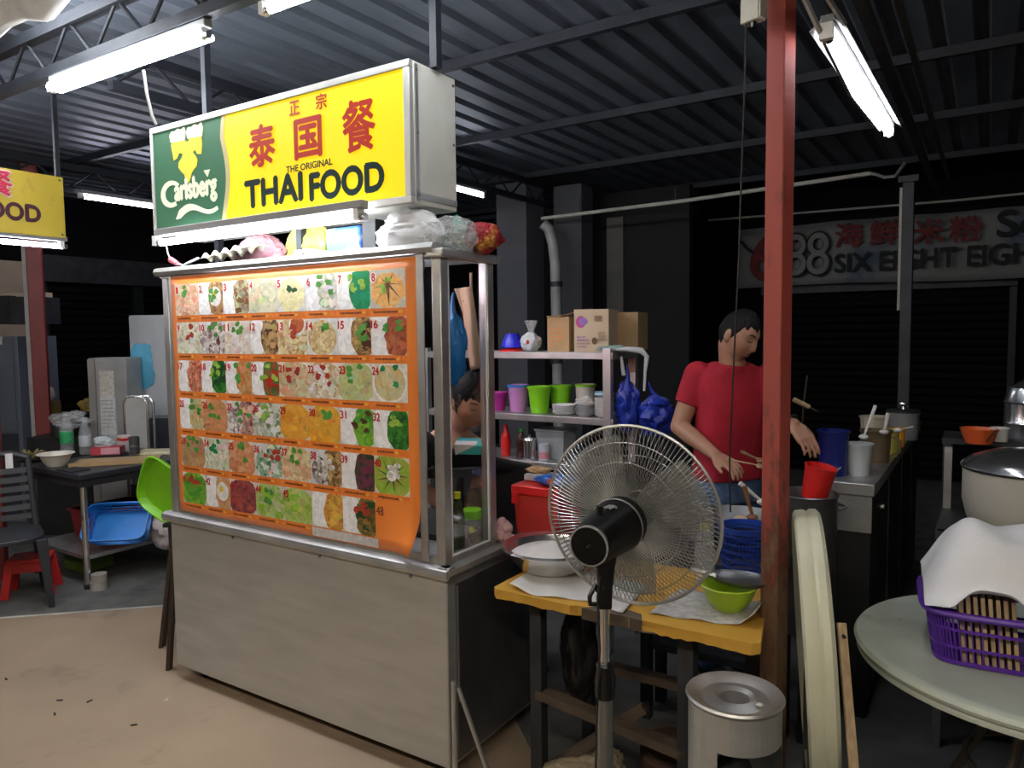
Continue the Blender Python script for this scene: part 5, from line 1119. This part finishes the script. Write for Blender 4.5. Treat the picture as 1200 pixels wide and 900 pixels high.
# inside the display
bottle('dark sauce bottle with a yellow cap inside the display', L(-.062, .150, .801), .027, .225, mat('olive_sauce', (.035, .045, .012), .2), mat('yellow_cap', (0, 0, 0)), lab=None)
o = thing('spice_jar', 'jar of red chillies with a lime lid inside the display', 'jar', L(-.060, .238, .801), TH); MB().lathe([(.0, 0), (.034, 0), (.036, .01), (.036, .105), (.030, .115), (.0, .115)], 24).build('jar', PET, o); MB().lathe([(.0, .112), (.036, .112), (.037, .12), (.037, .142), (.034, .146), (.0, .146)], 24).build('lid', LIMEG, o); MB().lathe([(.0, .004), (.031, .004), (.032, .07), (.0, .075)], 20).build('contents', mat('chilli', (.16, .07, .05), .6, 0, .6, 60, stain=((.55, .5, .45), 45, .55)), o); MB().ell((.018, -.031, .075), (.011, .004, .013), 12, 8).build('sticker', mat('yellow_cap', (0, 0, 0)), o)
o = thing('glass_tumbler', 'small tumbler with a red top behind the display pane', 'jar', L(-.065, .365, .79), TH); MB().lathe([(.0, 0), (.026, 0), (.028, .08), (.0, .08)], 20).build('tumbler', PET, o); MB().lathe([(.0, .08), (.022, .08), (.022, .115), (.0, .115)], 18).build('red_top', REDPL, o)
o = thing('hanging_bag', 'bright blue plastic bag hanging inside the display', 'bag', W(531, 410, 2.72)); crumple((0, 0, 0), (.048, .035, .125), 71, .2).build('bag', AZUREFILM, o); MB().tube([(0, 0, .11), (.0, 0, .17), (.004, 0, .21)], [.02, .008, .004], 8).build('bag_neck', AZUREFILM, o)
o = thing('beige_apron', 'beige cloth strip hanging behind the display glass', 'cloth', W(552, 335, 2.84)); ap0 = W(552, 335, 2.84)
def apron(u, v):
    a = W(538+14*v-9*(v < .3)*(0.3-v)*2, 338+20*(1-u)*0+96*v-(18*(1-v) if u < .5 else 0)*0, 2.84)-ap0; c = W(553+13*v, 336+94*v, 2.82)-ap0; p = a.lerp(c, u); p.y += .012*math.sin(u*6+v*3); return tuple(p)
MB().grid(apron, 10, 20).build('strip', mat('beige_cloth', (.46, .33, .22), .85, bump=.1), o, solid=.004); MB().tube([(-.03, .0, -.06), (0, .005, -.01), (.0, 0, .05)], .006, 6).build('loop', MATS['beige_cloth'], o)
o = thing('tissue_pack', 'white and turquoise tissue pack behind the display glass', 'pack', W(552, 523, 2.80), TH); o.rotation_euler = (R(20), 0, TH+R(20)); MB().box(-.055, .055, -.03, .03, -.022, .022).build('pack', mat('turquoise', (.05, .45, .45), .4), o, bevel=.006); MB().prism([(-.056, -.023), (-.056, .023), (.03, .023)], -.031, .0).build('white_corner', WHITEP, o, smooth=0)
o = thing('brown_sack', 'brown paper sack standing on the worktop behind the glass', 'sack', L(-.17, .385, .79), TH); crumple((0, 0, .09), (.045, .04, .10), 73, .2).build('sack', mat('sack_brown', (.16, .12, .085), .85), o); crumple((.02, .03, .16), (.035, .03, .04), 74, .2).build('fold', MATS['sack_brown'], o)
o = thing('dark_trough', 'dark slanted tray behind the display glass', 'tray', L(-.30, .30, 1.02), TH); MB().bar((-.25, .04, -.01), (.19, .04, .045), .06, .03).build('tray', IRON, o); MB().box(-.2, -.18, .03, .05, -.22, 0).build('leg', IRON, o); MB().box(.1, .12, .03, .05, -.22, .02).build('leg', IRON, o)

# on top of the display
TZ2 = 1.888
def topp(px, b_, z=TZ2): p = FP(px, 300, b_); return V((p.x, p.y, z))
o = thing('egg_tray', 'pulp egg tray on top of the display', 'tray', topp(270, .02, 1.915), TH+R(4))
def egg(u, v): return (.27*(u-.5), .20*v-.04, .012+.020*math.sin(u*PI*9)*math.sin(v*PI*7)+.03*u+.03*v)
MB().grid(egg, 72, 56).build('tray', mat('pulp', (.50, .47, .38), .9), o, solid=.003)
def bag_top(name, label, px, b_, r_, m, seed, z=None, cat='bag', amp=.25, parts=True):
    o = thing(name, label, cat, topp(px, b_, (z or 1.876)), TH); crumple((0, 0, r_[2]*.9), r_, seed, amp).build('bag', m, o)
    if parts: crumple((r_[0]*.7, -.01, r_[2]*.8), (r_[0]*.4, r_[1]*.6, r_[2]*.6), seed+1, amp).build('fold', m, o)
    return o
bag_top('plastic_bag', 'dusty pink plastic bag behind the egg tray', 305, .15, (.15, .06, .080), PINKFILM, 81)
bag_top('plastic_bag', 'yellow green plastic bag on top of the display', 365, .17, (.12, .05, .095), filmmat('yellow_film', (.55, .58, .12), .85), 83)
o = thing('blue_packet', 'blue and white packet on top of the display', 'packet', topp(408, .14, 1.89), TH); MB().box(-.09, .09, -.03, .03, 0, .125).build('packet', mat('blue_packet', (.05, .16, .55), .4, stain=((.6, .65, .7), 12, .5)), o, bevel=.01); MB().box(-.08, .08, -.032, -.03, .0, .03).build('white_band', WHITEP, o)
tag(MB().grid(lambda u, v: tuple(topp(345+110*u, .02+.10*v, 1.912+.035*v*(1-u)+.006*math.sin(u*11)-.012*(1-v)*(1-abs(2*u-1)))), 20, 6).build('paper_sheet', PAPER, solid=.001), 'loose white papers lying on the display top', 'paper')
o = thing('dark_post_box', 'dark small box under the sign', 'box', topp(440, .12, 1.876), TH); MB().box(-.035, .03, -.03, .03, 0, .14).build('box', BLACKR, o); MB().box(-.038, .033, -.033, .033, .14, .15).build('lid', BLACKR, o)
bag_top('plastic_film', 'white clear film hanging below the sign end', 482, .06, (.13, .06, .085), filmmat('white_film', (.75, .76, .78), .7), 85, cat='film')
bag_top('plastic_film', 'crumpled clear film at the display corner', 530, .10, (.085, .09, .065), FILM, 87, cat='film')
bag_top('plastic_bag', 'dark green plastic bag at the display corner', 505, .22, (.09, .05, .07), filmmat('dark_green_film', (.02, .12, .09), .85), 89)
o = thing('plastic_bag', 'bright green plastic bag tip behind the sign', 'bag', topp(543, .24, 1.95), TH); MB().loft([[V((x*w_+c, y*w_*.6, z)) for x, y in ((-1, -1), (1, -1), (1, 1), (-1, 1))] for w_, c, z in ((.05, .02, -.06), (.045, .0, .0), (.03, -.02, .05), (.008, -.03, .09))]).build('bag', GREENFILM, o, subd=1); crumple((.02, 0, -.05), (.05, .04, .03), 91, .3).build('fold', GREENFILM, o)
bag_top('snack_bag', 'red and yellow snack bag at the display corner', 566, .22, (.065, .06, .055), mat('snack', (.35, .03, .04), .3, stain=((.65, .45, .05), 14, .55)), 93, z=1.89)
o = thing('wire_connector', 'pink wire nut with cable at the display left end', 'wire', topp(200, .0, 1.92), TH); MB().cyl((0, 0, .02), (.05, 0, .0), .014, .010, 14).build('connector', mat('pink_connector', (.60, .10, .14), .4), o); MB().tube([(.05, 0, 0), (.09, 0, -.01), (.14, -.005, .0), (.2, 0, .015)], .005, 6).build('cable', mat('grey_cable', (.35, .35, .35), .5), o); MB().tube([(0, 0, .02), (-.02, 0, .05), (-.03, 0, .09)], .003, 6).build('lead', WHITEP, o)
# things leaning on the cart
for k, (x0_, y0_, x1_, y1_, d0, d1) in enumerate(((204, 690, 190, 760, 3.50, 3.62), (206, 700, 198, 787, 3.40, 3.44))):
    p1_ = G(x1_, y1_, 0.0); p0_ = W(x0_, y0_-60, p1_.y-.02); o = tag(MB().bar(p0_-p1_, (0, 0, 0), .05 if k == 0 else .035, .018).build('wooden_plank', WOODD, loc=p1_), ('wider dark wooden plank leaning at the cart left end', 'narrow dark wooden plank leaning at the cart left end')[k], 'plank')
o = thing('folding_stand', 'pair of thin steel legs leaning at the cart corner', 'stand', L(.05, -.035), TH)
MB().tube([(.0, .0, 0), (.0, .0, .42)], .009, 8).build('leg', ALU, o); MB().tube([(.012, .01, .40), (.14, .05, .02)], .008, 8).build('leg', ALU, o); MB().tube([(-.004, .0, .42), (.016, .012, .40)], .006, 8).build('hinge', STEELD, o)

# ================================================================== left side: neighbour's table and clutter
nt_ = thing('prep_table', 'black topped table with steel legs at left', 'table', L(0, 0), TH)
MB().box(-3.95, -3.22, .42, 1.27, .705, .745).build('top', mat('black_top', (.03, .032, .037), .4, .1, .3, 6), nt_, bevel=.006)
MB().box(-3.94, -3.23, .43, 1.26, .66, .705).build('apron', BLACKR, nt_)
for x, y in ((-3.26, .46), (-3.26, 1.22), (-3.90, .46), (-3.90, 1.22)): MB().cyl((x, y, 0), (x, y, .70), .021, n=14).build('leg', CHROME, nt_); MB().cyl((x, y, 0), (x, y, .03), .026, n=14).build('foot', BLACKR, nt_)
MB().box(-3.92, -3.24, .45, 1.25, .19, .215).build('lower_shelf', STEELW, nt_)
def ltp(px, py): return G(px, py, .746)
o = thing('soup_bowl', 'white bowl at the corner of the black table', 'bowl', ltp(66, 546)); MB().lathe([(.0, 0), (.055, 0), (.075, .03), (.098, .078), (.115, .083), (.113, .087), (.095, .083), (.07, .034), (.0, .012)], 32).build('bowl', mat('ceramic', (.66, .62, .53), .35), o); MB().lathe([(.05, 0), (.055, -.0), (.05, .004)], 24).build('foot_ring', MATS['ceramic'], o)
GL = mat('green_label', (.03, .36, .12), .5, stain=((.6, .65, .62), 14, .56))
bottle('clear water bottle with a green label on the black table', ltp(79, 529)-V((0, 0, 0)), .046, .30, PET, PET, lab=GL); bottle('clear water bottle right of the green labelled one', ltp(101, 532), .043, .27, PET, PET, lab=mat('clear_label', (.5, .53, .56), .4)); bottle('slim clear bottle at the back of the black table', ltp(134, 524), .036, .24, PET, PET)
o = thing('serving_tray', 'tan serving tray on the black table', 'tray', ltp(135, 541), TH+R(50)); MB().box(-.25, .28, -.14, .14, 0, .012).build('tray', mat('tan_tray', (.42, .28, .13), .5), o, bevel=.004); MB().box(-.25, .28, -.145, -.13, .0, .025).build('edge', MATS['tan_tray'], o)
o = thing('tissue_box', 'red and white tissue box on the tan tray', 'box', ltp(127, 534)+V((0, 0, .014)), TH+R(40)); MB().box(-.10, .10, -.05, .05, 0, .055).build('box', mat('tissue_red', (.48, .05, .07), .5), o); MB().box(-.03, .10, -.052, .052, .005, .05).build('side_print', mat('tissue_pink', (.6, .3, .33), .5), o); crumple((-.03, 0, .085), (.06, .035, .04), 101, .3).build('tissue', mat('tissue_blue', (.50, .56, .58), .8), o)
o = thing('napkin_pack', 'small pack of white napkins behind the tissue box', 'pack', ltp(146, 531)+V((0, 0, .014)), TH); MB().box(-.04, .04, -.03, .03, 0, .12).build('pack', mat('napkins', (.62, .55, .52), .8), o, bevel=.004); MB().box(-.041, .041, -.031, .031, .08, .10).build('band', REDPL, o)
o = thing('dark_cup', 'dark ribbed cup on the tan tray', 'cup', ltp(158, 534)+V((0, 0, .014)), TH); MB().lathe([(.0, 0), (.034, 0), (.036, .125), (.033, .125), (.03, .01), (.0, .01)], 20).build('cup', mat('grey_cup', (.06, .06, .065), .4), o); MB().lathe([(.0355, .05), (.0375, .055), (.0375, .06), (.0355, .065)], 20).build('band', STEELD, o)
o = thing('chopping_board', 'pale chopping board at the end of the black table', 'board', ltp(185, 531), TH+R(35)); MB().box(-.14, .14, -.10, .10, 0, .02).build('board', mat('pale_board2', (.62, .58, .36), .6), o, bevel=.004); MB().cyl((.11, 0, .0), (.11, 0, .021), .012, n=12).build('hole', WOODD, o)
o = thing('herb_heap', 'heap of dried greens on a plate at left', 'vegetables', ltp(38, 540)); MB().lathe([(.0, 0), (.08, 0), (.11, .02), (.0, .01)], 24).build('plate', BLACKR, o)
for k in range(9): MB().ell((.05*math.cos(k*2.4), .05*math.sin(k*2.4), .035+.010*(k % 3)), (.04, .018, .012), 10, 6, Euler((k*.7, k*.4, k*1.3)).to_matrix()).build('leaf', mat('dry_leaf', (.22, .18, .07), .8, var=.5), o)
tag(MB().box(-.09, .09, -.06, .06, 0, .008).build('dark_mat', BLACKR, loc=ltp(86, 551), rz=TH), 'flat black mat near the table corner', 'mat')
# baskets under the table
def crate(name, label, loc, ang, rx, ry, h, m, rows=3, nb=52): o = thing(name, label, 'basket', loc, ang); basket(o, m, rx, ry, h, .02, nb, rows, .004); return o
c = crate('blue_crate', 'blue slotted basket tilted on the lower shelf', G(118, 652, .22)+V((0, .16, .0)), 0, .20, .135, .12, SKYBLUE, 4, 64); c.rotation_euler = (R(52), 0, R(6)); c.location = G(122, 650, .22)+V((.02, .19, .12))
o = thing('plastic_bag', 'pinkish white plastic bag on the lower shelf end', 'bag', G(184, 640, .22)+V((.02, .10, .09)), TH); crumple((0, 0, 0), (.11, .08, .13), 111, .22).build('bag', mat('bag_white', (.60, .52, .50), .5), o); MB().tube([(-.03, -.02, .1), (-.05, -.02, .16), (-.02, -.02, .19)], .012, 8).build('bag_handle', MATS['bag_white'], o)
o = thing('red_crate', 'red tub on the floor behind the chair', 'tub', L(-3.66, .86, .218), TH); MB().box(-.16, .16, -.22, .22, 0, .20, .02, .02).build('tub', mat('dark_red', (.30, .03, .03), .5), o, bevel=.01); MB().box(-.17, .17, -.23, .23, .185, .20).build('rim', MATS['dark_red'], o)
o = thing('lime_box', 'lime green box on the floor under the black table', 'box', L(-3.72, .70, .0), TH); MB().box(-.12, .12, -.10, .12, 0, .13).build('box', mat('dull_lime', (.16, .26, .04), .6), o, bevel=.006); MB().box(-.125, .125, -.105, .125, .13, .15).build('lid', MATS['dull_lime'], o)
o = thing('tin_stack', 'pair of small white tins on the floor by the table leg', 'tin', G(116, 690, 0), 0); MB().cyl((0, 0, 0), (0, 0, .05), .05, n=20).build('tin', mat('old_tin', (.36, .33, .28), .6), o); MB().cyl((.004, 0, .052), (.004, 0, .10), .046, n=20).build('upper_tin', MATS['old_tin'], o)
o = thing('concrete_block', 'grey block on the floor at the far end of the table', 'block', L(-3.05, 1.2, 0), TH); MB().box(-.12, .12, -.2, .2, 0, .12).build('block', CONC, o, bevel=.01); MB().box(-.05, .05, -.08, .08, .12, .14).build('ridge', CONC, o)
# lime tray leaning
tr = thing('lime_chair_back', 'lime green plastic tray leaning between table and cart', 'tray', W(190, 572, 4.0), 0)
tr.rotation_euler = (R(8), R(28), TH+R(12)); tr.scale = (.84,)*3
def rrect(rx, rz_, pw, n=40): return [(math.copysign(abs(math.cos(2*PI*i/n))**pw, math.cos(2*PI*i/n))*rx, math.copysign(abs(math.sin(2*PI*i/n))**pw, math.sin(2*PI*i/n))*rz_) for i in range(n)]
b = MB(); b.loft([[V((x, y, z)) for x, z in rrect(rx, rz_, .55)] for rx, rz_, y in ((.14, .17, .012), (.15, .18, .0), (.165, .195, -.03), (.172, .202, -.03), (.157, .187, .006), (.145, .175, .020))]); b.build('tray', LIMEG, tr)
MB().tube([V((x, -.030, z)) for x, z in rrect(.169, .199, .55)], .006, 8, True).build('rim', LIMEG, tr)
o = thing('tray_stand', 'dark stand carrying the lime tray', 'stand'); p = W(190, 610, 4.05); o.location = (p.x, p.y, 0); MB().box(.04, .16, -.02, .14, 0, p.z-.03).build('body', BLACKR, o); MB().box(.02, .18, -.04, .16, p.z-.03, p.z-.01).build('top', BLACKR, o)
# black plastic chair
def chair(loc, ang):
    o = thing('plastic_chair', 'black plastic garden chair with slatted back at left', 'chair', loc, ang); m = mat('chair_black', (.028, .030, .034), .4, 0, .15, 8)
    MB().loft([[V((x, y, z)) for x, y in rrect(.22, .22, .5, 32)] for z in (.40, .425)]).build('seat', m, o, bevel=.004)
    for sx, sy in ((-1, -1), (1, -1), (-1, 1), (1, 1)): MB().loft([[V((sx*(.195+.03*(1-t))+dx*w_, sy*(.19+.04*(1-t))+dy*w_, .41*t)) for dx, dy in ((-1, -1), (1, -1), (1, 1), (-1, 1))] for t, w_ in ((0, .016), (1, .030))]).build('leg', m, o, bevel=.004)
    def bk(t): return V((0, .20+.10*t, .42+.42*t))
    for s in (-1, 1): MB().tube([V((s*(.20-.02*t), 0, 0))+bk(t) for t in (0, .3, .6, 1)], [.022, .02, .018, .018], 10).build('back_post', m, o)
    MB().tube([V((-.18, 0, 0))+bk(1), V((-.09, .01, .03))+bk(1), V((.09, .01, .03))+bk(1), V((.18, 0, 0))+bk(1)], .022, 10).build('top_rail', m, o)
    for k in range(6): t = .14+.135*k; MB().bar(V((-.19, 0, 0))+bk(t), V((.19, 0, 0))+bk(t), .016, .036, (0, .2, 1)).build('back_slat', m, o)
    MB().box(.06, .10, .285, .30, .76, .875).build('white_tape', WHITEP, o)
    return o
chair((-3.08, 4.38, 0), R(37))
so = thing('red_stool', 'small red plastic stool under the black chair', 'stool', G(30, 700, .0)+V((-.02, .10, 0)), R(20)); m = mat('stool_red', (.60, .03, .025), .4)
MB().box(-.115, .115, -.10, .10, .205, .235).build('seat', m, so, bevel=.008)
for sx in (-1, 1):
    for sy in (-1, 1): MB().bar((sx*.095, sy*.08, .21), (sx*.125, sy*.105, 0), .045, .035, (0, 1, 0)).build('leg', m, so, bevel=.003)
MB().box(-.10, .10, -.088, -.078, .15, .21).build('apron', m, so); MB().box(-.10, .10, .078, .088, .15, .21).build('apron', m, so)
# steel cabinet, freezer, chrome chair and appliances
o = thing('steel_cabinet', 'low grey steel cabinet with a notice behind the bottles', 'cabinet', L(-4.10, 1.20), TH+R(58)); o.location = W(112, 600, 5.84).xy.to_3d(); o.rotation_euler = (0, 0, R(0))
MB().box(0, .30, 0, .24, .05, 1.44).build('body', mat('cabinet_grey', (.38, .38, .37), .45, .4), o, bevel=.005); MB().box(0, .055, -.012, 0, .06, 1.43).build('edge_strip', ALU, o); MB().box(.06, .30, -.012, 0, .75, 1.40).build('door', mat('cabinet_grey', (0, 0, 0)), o, bevel=.003); MB().box(.06, .30, -.012, 0, .08, .73).build('door', MATS['cabinet_grey'], o, bevel=.003)
coloured([(rect(.09, .205, 1.02, 1.34), (.50, .48, .40), (.62, .60, .55)), (rect(.095, .20, .98, 1.03), (.5, .4, .1), (.5, .4, .1)), (rect(.088, .208, .83, 1.14), (.55, .55, .54), (.62, .62, .62))]+[(rect(.10, .19, 1.10-.03*k, 1.108-.03*k), (.3, .3, .3), (.4, .4, .4)) for k in range(8)], 'notice', o, y0=-.014); 
for x in (.03, .3): MB().box(x-.02, x+.02, .05, .4, 0, .05).build('foot', BLACKR, o)
o = thing('steel_freezer', 'tall brushed steel refrigerator left of the cart', 'refrigerator', W(160, 600, 6.12).xy.to_3d()+V((0, .02, 0)), R(-2)); m = mat('freezer_steel', (.60, .63, .66), .3, .35, .25, 2, stretch=(1, 1, .4))
MB().box(0, .75, 0, .6, .08, 1.78).build('body', m, o, bevel=.006); MB().box(.01, .74, -.02, 0, .95, 1.76).build('upper_door', m, o, bevel=.004); MB().box(.01, .74, -.02, 0, .10, .93).build('lower_door', mat('freezer_dark', (.10, .11, .13), .35, .5), o, bevel=.004); MB().box(.68, .70, -.05, -.02, 1.1, 1.5).build('handle', CHROME, o)
for x in (.05, .7): MB().cyl((x, .1, 0), (x, .1, .08), .025, n=12).build('foot', BLACKR, o)
crumple((.11, -.028, 1.36), (.085, .010, .19), 131, .35, 32, 20).build('blue_sheet', mat('blue_sheet', (.10, .42, .62), .5, var=.15), o)
o = thing('chrome_chair', 'folded chrome chair standing in front of the refrigerator', 'chair', W(165, 600, 5.74).xy.to_3d(), R(5)); fr = [(-.085, 0, .02), (-.085, 0, 1.09), (-.06, 0, 1.14), (.05, 0, 1.14), (.085, 0, 1.09), (.085, 0, .02)]
MB().tube(fr, .012, 10).build('frame', CHROME, o); MB().tube([(x+.03, .04, z) for x, y, z in fr], .012, 10).build('rear_frame', CHROME, o); MB().box(-.08, .075, -.006, .006, .56, 1.13).build('back_panel', mat('panel_grey', (.52, .52, .50), .4, .3), o, bevel=.004); MB().box(-.07, .07, .01, .03, .10, .45).build('seat_panel', BLACKR, o)
o = thing('grey_cupboard', 'tall blue grey cupboard at the far left', 'cupboard', W(4, 600, 6.4).xy.to_3d(), R(-4)); MB().box(0, .215, 0, .5, .0, 1.62).build('body', mat('cupboard_blue', (.14, .16, .20), .5, var=.1), o, bevel=.005); MB().box(.005, .18, -.012, 0, .80, 1.60).build('upper_door', MATS['cupboard_blue'], o); MB().box(.005, .18, -.012, 0, .04, .78).build('lower_door', mat('cupboard_dark', (.05, .055, .07), .5), o); MB().box(.0, .09, -.014, 0, 1.55, 1.62).build('name_plate', WHITEP, o)
o = thing('black_hood', 'black box hung on the wall above the blue cupboard', 'box', W(-5, 380, 6.3), R(0)); MB().box(0, .12, 0, .3, 0, .24).build('side_panel', BLACKR, o); MB().box(.125, .37, 0, .3, .0, .23).build('front_panel', IRON, o); MB().box(.0, .37, .1, .2, .23, .27).build('bracket', mat('wall_cream', (0, 0, 0)), o)
o = thing('wall_socket', 'pair of small switches on the cream wall', 'switch', W(48, 396, 6.9)); MB().box(-.02, .02, -.01, .01, -.03, 0).build('switch', BLACKR, o); MB().box(-.02, .02, -.01, .01, .03, .06).build('switch', BLACKR, o)
o = thing('cook_pots', 'dark pile of pots and bags by the far red post', 'pots', W(100, 500, 6.0).xy.to_3d(), 0); MB().box(-.45, .18, -.05, .5, 0, .80).build('counter', BLACKR, o)
crumple((.0, .1, .93), (.10, .09, .13), 121, .2).build('black_bag', BLACKP, o); crumple((.02, .05, 1.05), (.08, .06, .06), 122, .3).build('yellow_bag', mat('olive_bag', (.22, .15, .03), .6, var=.4), o)
MB().lathe([(.0, .80), (.09, .80), (.11, .90), (.105, .90), (.0, .81)], 24, (-.16, .0, 0)).build('tin_bowl', STEELD, o)
o = thing('film_heap', 'crumpled clear film on the dark counter', 'film', W(82, 492, 5.75)); crumple((0, 0, .0), (.13, .08, .06), 123, .3).build('film', FILM, o); crumple((.05, 0, .03), (.06, .05, .04), 124, .3).build('fold', FILM, o)
o = thing('yellow_box', 'olive yellow box behind the far red post', 'box', W(40, 480, 6.6), 0); MB().box(-.06, .12, 0, .2, -.15, .06).build('box', mat('olive_box', (.20, .14, .04), .6), o); MB().ell((.10, .05, .13), (.06, .05, .08), 16, 10).build('white_jar', mat('jar_cream', (.42, .38, .32), .5), o); MB().box(-.1, .2, -.02, .25, -W(40, 480, 6.6).z, -.15).build('stand', BLACKR, o)
# scraps on the floor
for k, (px, py) in enumerate(((70, 821), (105, 822), (64, 837), (157, 850), (195, 821), (7, 796))):
    tag(MB().box(-.012, .012, -.004, .004, 0, .004).build('floor_scrap', BLACKR if k != 4 else WHITEP, loc=G(px, py, .012), rz=k*1.1), ('dark scrap on the floor, middle of the left three', 'dark scrap on the floor, right of the left three', 'dark scrap on the floor, nearest of the left three', 'dark scrap on the floor before the cart', 'white scrap on the floor beside the cart', 'dark scrap on the floor at the left edge')[k], 'scrap', 'scraps on the beige floor')
